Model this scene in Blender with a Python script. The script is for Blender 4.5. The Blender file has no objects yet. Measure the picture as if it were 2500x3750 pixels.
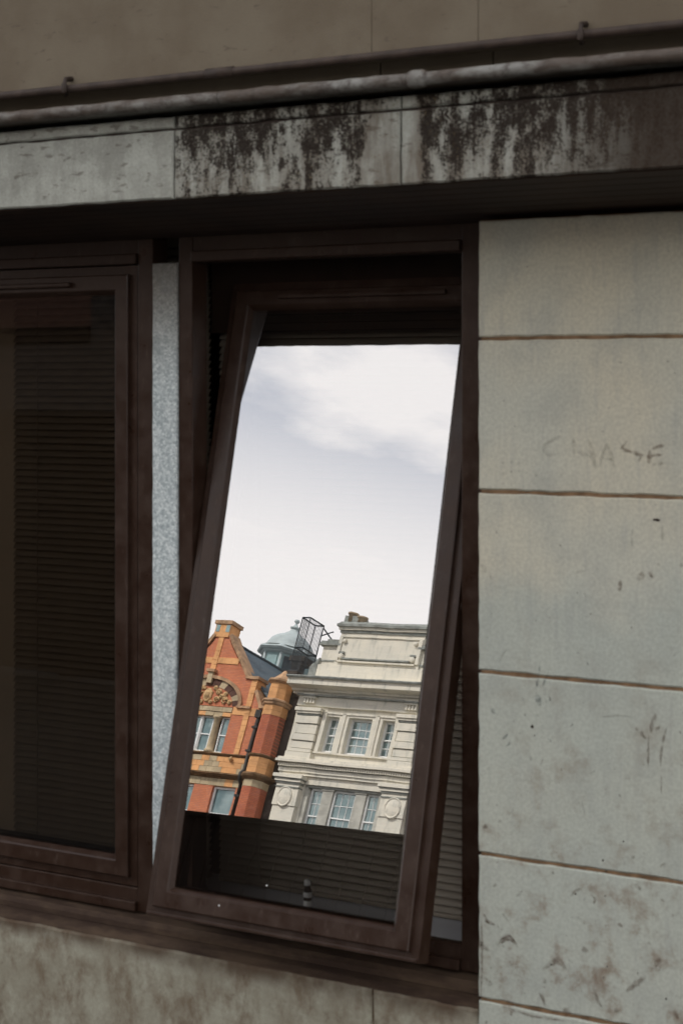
import bpy, bmesh, math, random
from mathutils import Vector, Matrix
R = math.radians
random.seed(7)
sc = bpy.context.scene
col = sc.collection

# ---------------------------------------------------------------- camera
cd = bpy.data.cameras.new('camera')
cam = bpy.data.objects.new('camera', cd); col.objects.link(cam)
cam.location = (2.0371, -3.9002, 1.65)
cam.rotation_euler = (R(90), 0, R(31.664))
cd.sensor_width = 36; cd.sensor_height = 36; cd.sensor_fit = 'AUTO'
cd.lens = 67.2
cd.shift_y = -0.128
cd.clip_start = 0.05; cd.clip_end = 3000
cd.dof.use_dof = True; cd.dof.focus_distance = 84; cd.dof.aperture_fstop = 13
sc.camera = cam

# ---------------------------------------------------------------- sky, sun, exposure
SUN_EL, SUN_AZ = R(44), R(-38)          # azimuth from +y, negative towards -x
w = bpy.data.worlds.new('World'); sc.world = w; w.use_nodes = True
nt = w.node_tree; nt.nodes.clear()
def wn(t, **k):
    n = nt.nodes.new(t)
    for a, b in k.items(): setattr(n, a, b)
    return n
sky = wn('ShaderNodeTexSky', sky_type='NISHITA', sun_disc=False)
sky.sun_elevation = SUN_EL; sky.sun_rotation = SUN_AZ
sky.air_density = 1.0; sky.dust_density = 0.15; sky.ozone_density = 2.0
tc = wn('ShaderNodeTexCoord')
mp = wn('ShaderNodeMapping'); mp.inputs['Scale'].default_value = (1, 1, 2.6)
ns = wn('ShaderNodeTexNoise'); ns.inputs['Scale'].default_value = 4.2; ns.inputs['Detail'].default_value = 8; ns.inputs['Roughness'].default_value = 0.56
cr = wn('ShaderNodeValToRGB'); cr.color_ramp.elements[0].position = 0.40; cr.color_ramp.elements[1].position = 0.60
cr.color_ramp.elements[0].color = (0.28, 0.28, 0.28, 1); cr.color_ramp.elements[1].color = (0.97, 0.97, 0.97, 1)
mx = wn('ShaderNodeMix', data_type='RGBA'); mx.inputs[7].default_value = (12.7, 12.2, 11.9, 1)
bg = wn('ShaderNodeBackground'); bg.inputs['Strength'].default_value = 0.12
wo = wn('ShaderNodeOutputWorld')
L = nt.links.new
L(tc.outputs['Generated'], mp.inputs['Vector']); L(mp.outputs[0], ns.inputs['Vector']); L(ns.outputs['Fac'], cr.inputs[0])
sx = wn('ShaderNodeSeparateXYZ'); L(tc.outputs['Generated'], sx.inputs[0])
hz = wn('ShaderNodeMapRange', interpolation_type='SMOOTHSTEP'); hz.inputs[1].default_value = 0.28; hz.inputs[2].default_value = 0.46; hz.inputs[3].default_value = 1.0; hz.inputs[4].default_value = 0.0
L(sx.outputs[2], hz.inputs[0])
mm = wn('ShaderNodeMath', operation='MAXIMUM'); L(cr.outputs[0], mm.inputs[0]); L(hz.outputs[0], mm.inputs[1]); L(mm.outputs[0], mx.inputs[0]); sm = wn('ShaderNodeMix', data_type='RGBA', blend_type='MULTIPLY'); sm.inputs[0].default_value = 1; sm.inputs[7].default_value = (1.25, 1.25, 1.25, 1)
L(sky.outputs[0], sm.inputs[6]); L(sm.outputs[2], mx.inputs[6]); L(mx.outputs[2], bg.inputs['Color']); L(bg.outputs[0], wo.inputs[0])

sd = bpy.data.lights.new('sun', 'SUN'); sd.energy = 3.8; sd.angle = R(5); sd.color = (1, 0.95, 0.87)
sun = bpy.data.objects.new('sun', sd); col.objects.link(sun)
to_sun = Vector((math.sin(SUN_AZ)*math.cos(SUN_EL), math.cos(SUN_AZ)*math.cos(SUN_EL), math.sin(SUN_EL)))
sun.rotation_euler = to_sun.to_track_quat('Z', 'Y').to_euler()
sun.location = (0, 0, 40)
vs = sc.view_settings
vs.view_transform = 'Standard'; vs.look = 'None'; vs.gamma = 1; vs.use_curve_mapping = False; vs.exposure = 0.22

# ---------------------------------------------------------------- materials
class MT:
    """small node builder"""
    def __init__(s, name, rough=0.8, spec=0.3):
        s.m = bpy.data.materials.new(name); s.m.use_nodes = True
        s.t = s.m.node_tree; s.b = s.t.nodes['Principled BSDF']
        s.b.inputs['Roughness'].default_value = rough
        s.b.inputs['Specular IOR Level'].default_value = spec
        s.o = s.n('ShaderNodeTexCoord').outputs['Object']
    def n(s, t, **k):
        x = s.t.nodes.new(t)
        for a, b in k.items(): setattr(x, a, b)
        return x
    def l(s, a, b): s.t.links.new(a, b)
    def noise(s, scale, detail=4, rough=0.55, vec=None, stretch=None, off=None):
        v = vec or s.o
        if stretch or off:
            m = s.n('ShaderNodeMapping'); s.l(v, m.inputs['Vector'])
            if stretch: m.inputs['Scale'].default_value = stretch
            if off: m.inputs['Location'].default_value = off
            v = m.outputs[0]
        x = s.n('ShaderNodeTexNoise'); x.inputs['Scale'].default_value = scale
        x.inputs['Detail'].default_value = detail; x.inputs['Roughness'].default_value = rough
        s.l(v, x.inputs['Vector']); return x.outputs['Fac']
    def ramp(s, f, p0, p1, c0=0.0, c1=1.0):
        r = s.n('ShaderNodeMapRange'); r.interpolation_type = 'SMOOTHSTEP'
        r.inputs[1].default_value = p0; r.inputs[2].default_value = p1
        r.inputs[3].default_value = c0; r.inputs[4].default_value = c1
        s.l(f, r.inputs[0]); return r.outputs[0]
    def math(s, op, a, b=None, clamp=False):
        x = s.n('ShaderNodeMath', operation=op, use_clamp=clamp)
        for i, v in enumerate((a, b)):
            if v is None: continue
            if isinstance(v, (int, float)): x.inputs[i].default_value = v
            else: s.l(v, x.inputs[i])
        return x.outputs[0]
    def mix(s, f, a, b, mode='MIX'):
        x = s.n('ShaderNodeMix', data_type='RGBA', blend_type=mode)
        for i, v in ((0, f), (6, a), (7, b)):
            if isinstance(v, (int, float)): x.inputs[i].default_value = v
            elif isinstance(v, tuple): x.inputs[i].default_value = (*v, 1)
            else: s.l(v, x.inputs[i])
        return x.outputs[2]
    def col(s, c):
        if isinstance(c, tuple): s.b.inputs['Base Color'].default_value = (*c, 1)
        else: s.l(c, s.b.inputs['Base Color'])
    def bump(s, f, strength=0.3, dist=0.002):
        x = s.n('ShaderNodeBump'); x.inputs['Strength'].default_value = strength; x.inputs['Distance'].default_value = dist
        s.l(f, x.inputs['Height']); s.l(x.outputs[0], s.b.inputs['Normal'])
    def attr(s, name):
        a = s.n('ShaderNodeAttribute', attribute_type='OBJECT'); a.attribute_name = name
        return a.outputs['Fac']
    def pos(s, axis):
        x = s.n('ShaderNodeSeparateXYZ'); s.l(s.o, x.inputs[0]); return x.outputs[axis]

M = {}
def simple(name, c, rough=0.7, var=0.15, scale=6.0, spec=0.3, bump=0.0, metal=0.0, stretch=None):
    t = MT(name, rough, spec)
    f = t.noise(scale, 5, 0.6, stretch=stretch)
    t.col(t.mix(t.ramp(f, 0.3, 0.7), tuple(v*(1-var) for v in c), tuple(min(1, v*(1+var)) for v in c)))
    if bump: t.bump(t.noise(scale*8, 4), bump, 0.003)
    t.b.inputs['Metallic'].default_value = metal
    M[name] = t.m; return t

# pale limestone of the pier, blotched, with splashes of brown dirt low down
t = MT('pier_limestone', 0.72, 0.25)
big = t.noise(2.2, 3, 0.5); med = t.noise(9, 5, 0.6); fine = t.noise(120, 3, 0.6)
c = t.mix(t.ramp(big, 0.35, 0.65), (0.65, 0.61, 0.475), (0.57, 0.575, 0.485))
wash = t.ramp(t.math('ADD', t.pos(2), t.math('MULTIPLY', t.noise(5, 5, 0.6, off=(4, 2, 6)), 0.35)), 1.42, 1.27)
c = t.mix(t.math('MULTIPLY', wash, 0.75), c, (0.465, 0.51, 0.455))
c = t.mix(t.ramp(med, 0.42, 0.75, 0, 0.35), c, (0.33, 0.34, 0.31))
c = t.mix(t.ramp(t.noise(7, 4, 0.6, stretch=(6, 6, 0.7)), 0.5, 0.72, 0, 0.28), c, (0.36, 0.37, 0.35))
low = t.ramp(t.pos(2), 1.35, 0.2)
blot = t.noise(11, 6, 0.68, off=(3, 1, 7))
spl = t.math('MULTIPLY', t.ramp(blot, 0.48, 0.70), t.math('MULTIPLY', low, 0.85))
c = t.mix(spl, c, (0.20, 0.125, 0.075))
blot2 = t.noise(26, 5, 0.7, off=(9, 4, 2))
c = t.mix(t.math('MULTIPLY', t.ramp(blot2, 0.60, 0.72), t.math('MULTIPLY', low, 0.75)), c, (0.12, 0.075, 0.05))
c = t.mix(t.ramp(t.noise(70, 2, 0.5), 0.70, 0.76, 0, 0.6), c, (0.12, 0.11, 0.09))
c = t.mix(t.ramp(fine, 0.3, 0.7, 0, 0.24), c, (0.2, 0.2, 0.17))
t.col(c); t.bump(t.math('ADD', t.math('MULTIPLY', med, 0.6), fine), 0.35, 0.002); M['pier'] = t.m

# lintel limestone: clean greenish grey, crusted with black lichen by "stain"
t = MT('lintel_limestone', 0.85, 0.2)
st = t.attr('stain'); sk = t.attr('soot')
med = t.noise(14, 5, 0.6); fine = t.noise(150, 3, 0.65)
c = t.mix(t.ramp(med, 0.35, 0.7), (0.47, 0.485, 0.43), (0.37, 0.38, 0.335))
c = t.mix(t.ramp(t.noise(60, 2, 0.5, stretch=(0.45, 1, 1.3)), 0.62, 0.70, 0, 0.6), c, (0.12, 0.105, 0.085))
streak = t.noise(8, 4, 0.6, stretch=(1.5, 1, 0.30)); streak2 = t.noise(20, 5, 0.65, stretch=(1.3, 1, 0.35), off=(2, 0, 5))
crust = t.noise(42, 6, 0.75, stretch=(1, 1, 0.75)); crumb = t.noise(160, 5, 0.8)
fld = t.math('ADD', t.math('MULTIPLY', streak, 0.45), t.math('ADD', t.math('MULTIPLY', streak2, 0.40), t.math('ADD', t.math('MULTIPLY', crust, 0.45), t.math('MULTIPLY', crumb, 0.50))))
fld = t.math('ADD', fld, t.ramp(t.pos(2), 2.06, 2.20, -0.04, 0.03))
wet = t.math('MULTIPLY', t.ramp(t.pos(0), -0.10, -0.055), t.ramp(t.pos(0), 0.085, 0.03))     # rain-washed strip either side of the joint
wet = t.math('MULTIPLY', wet, t.ramp(t.pos(2), 2.26, 2.19, 0.2, 1.0))
fld = t.math('SUBTRACT', fld, t.math('MULTIPLY', wet, 0.16))
soft = t.math('ADD', t.math('MULTIPLY', streak, 0.8), t.math('MULTIPLY', streak2, 0.45))
c = t.mix(t.math('MULTIPLY', st, t.ramp(soft, 0.46, 0.74, 0.05, 0.85)), c, (0.12, 0.09, 0.062))
c = t.mix(t.math('MULTIPLY', st, t.ramp(fld, 0.855, 0.935)), c, (0.021, 0.0135, 0.009))
# pale and ochre lichen crumbs on the crust
lich = t.math('MULTIPLY', t.ramp(t.noise(75, 5, 0.8, off=(5, 5, 5)), 0.56, 0.64), t.ramp(t.noise(9, 3, 0.5, off=(1, 8, 3)), 0.48, 0.62))
c = t.mix(t.math('MULTIPLY', st, t.math('MULTIPLY', lich, 0.75)), c, (0.36, 0.36, 0.29))
och = t.math('MULTIPLY', t.ramp(t.noise(80, 5, 0.8, off=(2, 7, 1)), 0.57, 0.64), t.ramp(t.noise(6, 3, 0.5, off=(7, 2, 9)), 0.5, 0.62))
c = t.mix(t.math('MULTIPLY', st, t.math('MULTIPLY', och, 0.8)), c, (0.16, 0.12, 0.06))
c = t.mix(t.math('MULTIPLY', sk, t.ramp(t.pos(0), 0.25, 0.60)), c, (0.035, 0.022, 0.014))
c = t.mix(t.ramp(fine, 0.3, 0.7, 0, 0.2), c, (0.1, 0.1, 0.085))
t.col(c); t.bump(t.math('ADD', crust, t.math('MULTIPLY', fine, 0.5)), 0.5, 0.003); M['lintel'] = t.m

# upper wall: dull grey-brown stone
t = MT('upper_stone', 0.85, 0.2)
med = t.noise(5, 5, 0.6); fine = t.noise(170, 3, 0.65)
c = t.mix(t.ramp(med, 0.3, 0.7), (0.15, 0.12, 0.083), (0.19, 0.16, 0.115))
c = t.mix(t.ramp(t.noise(45, 3, 0.6, stretch=(0.5, 1, 1.5)), 0.63, 0.72, 0, 0.7), c, (0.12, 0.095, 0.07))
c = t.mix(t.ramp(fine, 0.35, 0.75, 0, 0.3), c, (0.14, 0.125, 0.1))
t.col(c); t.bump(fine, 0.35, 0.002); M['upper'] = t.m

# wall below the window: streaked and water-stained
t = MT('lower_stone', 0.8, 0.2)
med = t.noise(7, 5, 0.65); fine = t.noise(110, 4, 0.65); stv = t.noise(9, 6, 0.72, stretch=(1.25, 1, 0.8))
c = t.mix(t.ramp(med, 0.35, 0.65), (0.44, 0.46, 0.42), (0.33, 0.33, 0.29))
c = t.mix(t.ramp(stv, 0.42, 0.70, 0, 0.8), c, (0.16, 0.115, 0.08))
c = t.mix(t.ramp(t.noise(30, 5, 0.7), 0.56, 0.74, 0, 0.4), c, (0.12, 0.08, 0.055))
edge = t.math('MULTIPLY', t.ramp(t.pos(2), 0.15, 0.20), t.ramp(t.noise(9, 4), 0.3, 0.6, 0.3, 0.9))
c = t.mix(edge, c, (0.085, 0.055, 0.038))
c = t.mix(t.ramp(fine, 0.3, 0.7, 0, 0.2), c, (0.15, 0.13, 0.11))
c = t.mix(1.0, c, (0.93, 0.87, 0.755), 'MULTIPLY')
t.col(c); t.bump(t.math('ADD', stv, fine), 0.35, 0.002); M['lower'] = t.m

# speckled blue-grey granite strip
t = MT('granite', 0.55, 0.35)
v = t.n('ShaderNodeTexVoronoi'); v.inputs['Scale'].default_value = 190; t.l(t.o, v.inputs['Vector'])
sp = t.n('ShaderNodeSeparateColor'); t.l(v.outputs['Color'], sp.inputs[0])
c = t.mix(sp.outputs[0], (0.40, 0.47, 0.48), (0.82, 0.88, 0.87))
c = t.mix(t.ramp(t.noise(90, 4, 0.7), 0.45, 0.68, 0, 0.6), c, (0.30, 0.36, 0.38))
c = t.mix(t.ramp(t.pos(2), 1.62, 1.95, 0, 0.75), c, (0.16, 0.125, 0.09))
c = t.mix(t.ramp(t.noise(9, 4), 0.5, 0.75, 0, 0.4), c, (0.22, 0.25, 0.26))
t.col(c); M['granite'] = t.m

# chocolate-brown coated metal of the frames, dusty
t = MT('brown_frame', 0.4, 0.28)
d = t.noise(16, 5, 0.65); f2 = t.noise(60, 4, 0.65, stretch=(1, 1, 0.4))
c = t.mix(t.ramp(d, 0.35, 0.75), (0.032, 0.016, 0.010), (0.050, 0.029, 0.020))
c = t.mix(t.ramp(f2, 0.55, 0.78, 0, 0.45), c, (0.10, 0.07, 0.058))
t.col(c); t.l(t.ramp(d, 0.3, 0.7, 0.27, 0.45), t.b.inputs['Roughness']); M['frame'] = t.m
t = MT('weathered_sill', 0.8, 0.2)
d = t.noise(14, 5, 0.65, stretch=(0.4, 1, 1))
t.col(t.mix(t.ramp(d, 0.35, 0.7), (0.045, 0.028, 0.02), (0.10, 0.068, 0.045))); t.bump(d, 0.3, 0.003); M['sill'] = t.m
simple('soffit_paint', (0.032, 0.017, 0.010), 0.75, 0.25, 5)
# lead roll on the ledge
t = MT('weathered_lead', 0.6, 0.4)
d = t.noise(10, 6, 0.7, stretch=(0.35, 1, 1)); e = t.noise(45, 5, 0.7)
c = t.mix(t.ramp(d, 0.4, 0.62), (0.085, 0.065, 0.05), (0.24, 0.24, 0.22))
c = t.mix(t.ramp(e, 0.45, 0.68, 0, 0.8), c, (0.05, 0.036, 0.028))
t.col(c); t.bump(e, 0.5, 0.003); M['lead'] = t.m
simple('dark_pipe', (0.05, 0.035, 0.027), 0.6, 0.3, 20)
simple('mortar', (0.20, 0.125, 0.07), 0.95, 0.35, 25, bump=0.4)
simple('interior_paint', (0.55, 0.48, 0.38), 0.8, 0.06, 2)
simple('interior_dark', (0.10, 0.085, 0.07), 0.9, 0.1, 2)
simple('board_paint', (0.62, 0.62, 0.64), 0.35, 0.04, 5, spec=0.5)
simple('slat_metal', (0.28, 0.24, 0.19), 0.45, 0.08, 8, spec=0.4)
simple('fence_stain', (0.018, 0.011, 0.008), 0.85, 0.4, 12, spec=0.1, stretch=(4, 4, 0.4))
simple('asphalt', (0.05, 0.05, 0.052), 0.9, 0.25, 30, bump=0.4)
simple('paving', (0.065, 0.06, 0.052), 0.85, 0.2, 3, bump=0.2)
simple('kerbstone', (0.30, 0.29, 0.27), 0.8, 0.2, 6)
simple('white_paint', (0.80, 0.80, 0.78), 0.45, 0.04, 4)
simple('terracotta', (0.70, 0.36, 0.15), 0.7, 0.22, 1.6)
simple('terracotta_grey', (0.48, 0.38, 0.24), 0.75, 0.22, 2)
simple('carved_stone', (0.55, 0.36, 0.18), 0.8, 0.3, 7)
simple('gable_coping', (0.42, 0.26, 0.15), 0.8, 0.35, 3)
simple('dark_brick', (0.11, 0.055, 0.04), 0.85, 0.35, 4)
simple('soot_shade_brick', (0.055, 0.045, 0.04), 0.9, 0.45, 2.5)
simple('dark_moulding', (0.17, 0.10, 0.05), 0.8, 0.4, 3)
simple('iron', (0.045, 0.06, 0.07), 0.6, 0.2, 5)
simple('downpipe_black', (0.03, 0.027, 0.025), 0.6, 0.2, 5)
simple('dome_lead', (0.42, 0.48, 0.48), 0.65, 0.12, 1.5)
simple('dome_panel', (0.27, 0.38, 0.38), 0.6, 0.12, 2)
simple('chimney_clay', (0.34, 0.26, 0.17), 0.85, 0.25, 3)

# red brick with courses
def brickmat(name, c1, c2, mortar):
    t = MT(name, 0.85, 0.15)
    m = t.n('ShaderNodeMapping'); t.l(t.o, m.inputs['Vector']); m.inputs['Rotation'].default_value = (R(90), 0, 0)
    br = t.n('ShaderNodeTexBrick'); t.l(m.outputs[0], br.inputs['Vector'])
    br.inputs['Color1'].default_value = (*c1, 1); br.inputs['Color2'].default_value = (*c2, 1); br.inputs['Mortar'].default_value = (*mortar, 1)
    br.inputs['Scale'].default_value = 1; br.inputs['Brick Width'].default_value = 0.23; br.inputs['Row Height'].default_value = 0.078
    br.inputs['Mortar Size'].default_value = 0.008; br.inputs['Bias'].default_value = -0.1
    f = t.noise(1.3, 4, 0.6)
    t.col(t.mix(t.ramp(t.noise(3.5, 6, 0.7), 0.45, 0.72, 0, 0.55), t.mix(t.ramp(f, 0.45, 0.7, 0, 0.35), br.outputs['Color'], tuple(v*0.62 for v in c2)), tuple(v*0.7+0.10 for v in c2)))
    M[name] = t.m
brickmat('red_brick', (0.68, 0.24, 0.12), (0.56, 0.18, 0.095), (0.30, 0.15, 0.10))
brickmat('turret_brick', (0.58, 0.18, 0.085), (0.44, 0.12, 0.07), (0.2, 0.09, 0.06))

# Portland stone of the white building, rain-washed with dark streaks
t = MT('portland_stone', 0.8, 0.2)
f = t.noise(0.9, 5, 0.6); g = t.noise(2.6, 5, 0.65, stretch=(1.5, 1.5, 0.35))
c = t.mix(t.ramp(f, 0.35, 0.65), (0.75, 0.70, 0.585), (0.67, 0.64, 0.55))
c = t.mix(t.ramp(g, 0.50, 0.72, 0, 0.6), c, (0.30, 0.31, 0.28))
t.col(c); t.bump(t.noise(12, 4), 0.2, 0.02); M['portland'] = t.m
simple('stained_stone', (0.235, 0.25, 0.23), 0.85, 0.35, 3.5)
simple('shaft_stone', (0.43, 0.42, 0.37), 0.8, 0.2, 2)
# slates
t = MT('slate', 0.6, 0.35)
m = t.n('ShaderNodeMapping'); t.l(t.o, m.inputs['Vector']); m.inputs['Rotation'].default_value = (R(90), 0, 0)
br = t.n('ShaderNodeTexBrick'); t.l(m.outputs[0], br.inputs['Vector'])
br.inputs['Color1'].default_value = (0.12, 0.165, 0.19, 1); br.inputs['Color2'].default_value = (0.085, 0.12, 0.145, 1); br.inputs['Mortar'].default_value = (0.04, 0.05, 0.06, 1)
br.inputs['Scale'].default_value = 1; br.inputs['Brick Width'].default_value = 0.3; br.inputs['Row Height'].default_value = 0.15; br.inputs['Mortar Size'].default_value = 0.012
t.col(br.outputs['Color']); M['slate'] = t.m
# far window glass: pale sky reflections and dark rooms put into its colour
t = MT('far_glass', 0.06, 0.5); oi = t.n('ShaderNodeObjectInfo')
t.col(t.mix(t.ramp(t.noise(1.1, 3), 0.35, 0.65), t.mix(oi.outputs['Random'], (0.10, 0.16, 0.17), (0.22, 0.31, 0.32)), (0.30, 0.38, 0.38))); t.b.inputs['Metallic'].default_value = 0.55; M['far_glass'] = t.m
simple('net_curtain', (0.55, 0.60, 0.58), 0.9, 0.1, 3)

# coated solar-control glass of the near windows: outer face part mirror, the rest see-through
def glassmat(name, refl, tint, clear=False):
    m = bpy.data.materials.new(name); m.use_nodes = True; n = m.node_tree; n.nodes.clear()
    o = n.nodes.new('ShaderNodeOutputMaterial')
    tr = n.nodes.new('ShaderNodeBsdfTransparent'); tr.inputs[0].default_value = (*tint, 1)
    if clear: n.links.new(tr.outputs[0], o.inputs[0])
    else:
        mx = n.nodes.new('ShaderNodeMixShader')
        gl = n.nodes.new('ShaderNodeBsdfGlossy'); gl.inputs['Roughness'].default_value = 0.0; gl.inputs['Color'].default_value = (0.98, 0.985, 1.0, 1)
        lw = n.nodes.new('ShaderNodeFresnel'); lw.inputs['IOR'].default_value = 1.5
        tc = n.nodes.new('ShaderNodeTexCoord'); no = n.nodes.new('ShaderNodeTexNoise'); no.inputs['Scale'].default_value = 9; no.inputs['Detail'].default_value = 1
        bu = n.nodes.new('ShaderNodeBump'); bu.inputs['Strength'].default_value = 1.0; bu.inputs['Distance'].default_value = 0.000016
        n.links.new(tc.outputs['Object'], no.inputs['Vector']); n.links.new(no.outputs['Fac'], bu.inputs['Height']); n.links.new(bu.outputs[0], gl.inputs['Normal'])
        ad = n.nodes.new('ShaderNodeMath'); ad.operation = 'ADD'; ad.use_clamp = True; ad.inputs[1].default_value = refl
        n.links.new(lw.outputs[0], ad.inputs[0]); n.links.new(ad.outputs[0], mx.inputs[0])
        n.links.new(tr.outputs[0], mx.inputs[1]); n.links.new(gl.outputs[0], mx.inputs[2]); n.links.new(mx.outputs[0], o.inputs[0])
    M[name] = m
glassmat('coated_glass', 0.46, (0.95, 0.94, 0.92))
glassmat('plain_glass', 0.0, (0.42, 0.385, 0.35))
glassmat('clear_glass', 0, (0.97, 0.97, 0.96), True)
def pane(x0, x1, y0, y1, z0, z1, mat, parent):
    me = boxmesh(x0, x1, y0, y1, z0, z1); me.materials.append(M[mat]); me.materials.append(M['clear_glass'])
    for p in me.polygons: p.material_index = 0 if p.normal.y < -0.9 else 1
    return obj('pane', me, None, parent)
# dirt marks on the stone: patchy film
def dirtmat(name, c, lo, hi, top):
    m = bpy.data.materials.new(name); m.use_nodes = True; n = m.node_tree
    b = n.nodes['Principled BSDF']; b.inputs['Base Color'].default_value = (*c, 1); b.inputs['Roughness'].default_value = 0.9
    tc = n.nodes.new('ShaderNodeTexCoord'); no = n.nodes.new('ShaderNodeTexNoise'); no.inputs['Scale'].default_value = 75; no.inputs['Detail'].default_value = 4
    r = n.nodes.new('ShaderNodeMapRange'); r.inputs[1].default_value = lo; r.inputs[2].default_value = hi; r.inputs[4].default_value = top
    n.links.new(tc.outputs['Object'], no.inputs['Vector']); n.links.new(no.outputs['Fac'], r.inputs[0])
    at = n.nodes.new('ShaderNodeAttribute'); at.attribute_name = 'fade'; mu = n.nodes.new('ShaderNodeMath'); mu.operation = 'MULTIPLY'; mu.use_clamp = True
    n.links.new(r.outputs[0], mu.inputs[0]); n.links.new(at.outputs['Fac'], mu.inputs[1]); n.links.new(mu.outputs[0], b.inputs['Alpha'])
    M[name] = m
dirtmat('dirt_grey', (0.22, 0.20, 0.16), 0.30, 0.70, 0.31)
dirtmat('dirt_brown', (0.14, 0.08, 0.048), 0.32, 0.70, 0.60)
dirtmat('dirt_green', (0.12, 0.15, 0.15), 0.38, 0.66, 0.62)
dirtmat('dirt_dark', (0.025, 0.014, 0.01), 0.0, 0.3, 1.0)

# ---------------------------------------------------------------- mesh helpers
def thing(name, label, cat, loc=(0, 0, 0), rz=0.0, group=None):
    o = bpy.data.objects.new(name, None); col.objects.link(o); o.empty_display_size = 0.2
    o.location = loc; o.rotation_euler = (0, 0, rz); o['label'] = label; o['category'] = cat
    if group: o['group'] = group
    return o
def part(name, loc=(0, 0, 0), parent=None):       # grouping part
    o = bpy.data.objects.new(name, None); col.objects.link(o); o.location = loc; o.parent = parent; return o
def obj(name, me, mat, parent=None, loc=None, rot=None, smooth=False):
    o = bpy.data.objects.new(name, me); col.objects.link(o)
    if mat and not me.materials: me.materials.append(M[mat])
    o.parent = parent
    if loc: o.location = loc
    if rot: o.rotation_euler = rot
    if smooth:
        for p in me.polygons: p.use_smooth = True
    return o
def mesh(v, f, name='m'):
    me = bpy.data.meshes.new(name); me.from_pydata([tuple(p) for p in v], [], f); me.update(); return me
def recalc(me):
    bm = bmesh.new(); bm.from_mesh(me); bmesh.ops.recalc_face_normals(bm, faces=bm.faces); bm.to_mesh(me); bm.free(); return me
def boxdata(x0, x1, y0, y1, z0, z1):
    v = [(x0,y0,z0),(x1,y0,z0),(x1,y1,z0),(x0,y1,z0),(x0,y0,z1),(x1,y0,z1),(x1,y1,z1),(x0,y1,z1)]
    return v, [(0,3,2,1),(4,5,6,7),(0,1,5,4),(1,2,6,5),(2,3,7,6),(3,0,4,7)]
def boxmesh(x0, x1, y0, y1, z0, z1, bev=0.0):
    me = mesh(*boxdata(min(x0,x1), max(x0,x1), min(y0,y1), max(y0,y1), min(z0,z1), max(z0,z1)))
    if bev:
        bm = bmesh.new(); bm.from_mesh(me)
        bmesh.ops.bevel(bm, geom=bm.edges[:], offset=bev, segments=2, affect='EDGES', profile=0.6); bm.to_mesh(me); bm.free()
    return me
def box(name, x0, x1, y0, y1, z0, z1, mat, parent=None, bev=0.0):
    return obj(name, boxmesh(x0, x1, y0, y1, z0, z1, bev), mat, parent)
def sweepx(name, prof, x0, x1, mat, parent, smooth=False, m0=0.0, m1=0.0):
    """closed (y,z) profile extruded along x; m0/m1 mitre the ends outwards with y"""
    n = len(prof); ymin = min(p[0] for p in prof)
    v = [(x0 - m0*(p[0]-ymin), *p) for p in prof] + [(x1 + m1*(p[0]-ymin), *p) for p in prof]
    f = [(i, (i+1) % n, n+(i+1) % n, n+i) for i in range(n)] + [tuple(range(n))[::-1], tuple(range(n, 2*n))]
    return obj(name, recalc(mesh(v, f)), mat, parent, smooth=smooth)
def prism(name, poly, y0, y1, mat, parent):
    """(x,z) polygon given thickness from y0 to y1"""
    n = len(poly); v = [(p[0], y0, p[1]) for p in poly] + [(p[0], y1, p[1]) for p in poly]
    f = [tuple(range(n)), tuple(range(n, 2*n))[::-1]] + [(i, n+i, n+(i+1) % n, (i+1) % n) for i in range(n)]
    return obj(name, recalc(mesh(v, f)), mat, parent)
def lathe(name, prof, cx, cy, mat, parent, n=16, smooth=True, loc=None):
    v = []; f = []
    for r, z in prof:
        for k in range(n): a = 2*math.pi*(k+0.5)/n; v.append((cx+r*math.cos(a), cy+r*math.sin(a), z))
    for j in range(len(prof)-1):
        for k in range(n): f.append((j*n+k, j*n+(k+1) % n, (j+1)*n+(k+1) % n, (j+1)*n+k))
    f.append(tuple(range(n))[::-1]); f.append(tuple(range((len(prof)-1)*n, len(prof)*n)))
    return obj(name, recalc(mesh(v, f)), mat, parent, smooth=smooth, loc=loc)
def tube(name, pts, r, mat, parent, n=10, jitter=0.0, smooth=True):
    v = []; f = []; pts = [Vector(p) for p in pts]
    for i, p in enumerate(pts):
        d = (pts[min(i+1, len(pts)-1)] - pts[max(i-1, 0)]).normalized()
        a = d.orthogonal().normalized() if abs(d.x) < 0.9 else Vector((0, 0, 1)); a = (a - d*a.dot(d)).normalized(); b = d.cross(a)
        rr = r*(1+random.uniform(-jitter, jitter)) if not isinstance(r, (list, tuple)) else r[i]
        for k in range(n): t = 2*math.pi*k/n; v.append(p + a*math.cos(t)*rr + b*math.sin(t)*rr)
    for i in range(len(pts)-1):
        for k in range(n): f.append((i*n+k, i*n+(k+1) % n, (i+1)*n+(k+1) % n, (i+1)*n+k))
    f.append(tuple(range(n))); f.append(tuple(range((len(pts)-1)*n, len(pts)*n))[::-1])
    return obj(name, recalc(mesh(v, f)), mat, parent, smooth=smooth)
def bars(name, segs, r, mat, parent):
    """square bars joined into one mesh"""
    v = []; f = []
    for a, b in segs:
        a = Vector(a); b = Vector(b); d = (b-a).normalized(); p = d.orthogonal().normalized(); q = d.cross(p); k = len(v)
        for c in (a, b):
            for s, t in ((-1,-1),(1,-1),(1,1),(-1,1)): v.append(c + p*s*r + q*t*r)
        f += [(k,k+1,k+5,k+4),(k+1,k+2,k+6,k+5),(k+2,k+3,k+7,k+6),(k+3,k,k+4,k+7),(k+3,k+2,k+1,k),(k+4,k+5,k+6,k+7)]
    return obj(name, recalc(mesh(v, f)), mat, parent)
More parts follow.
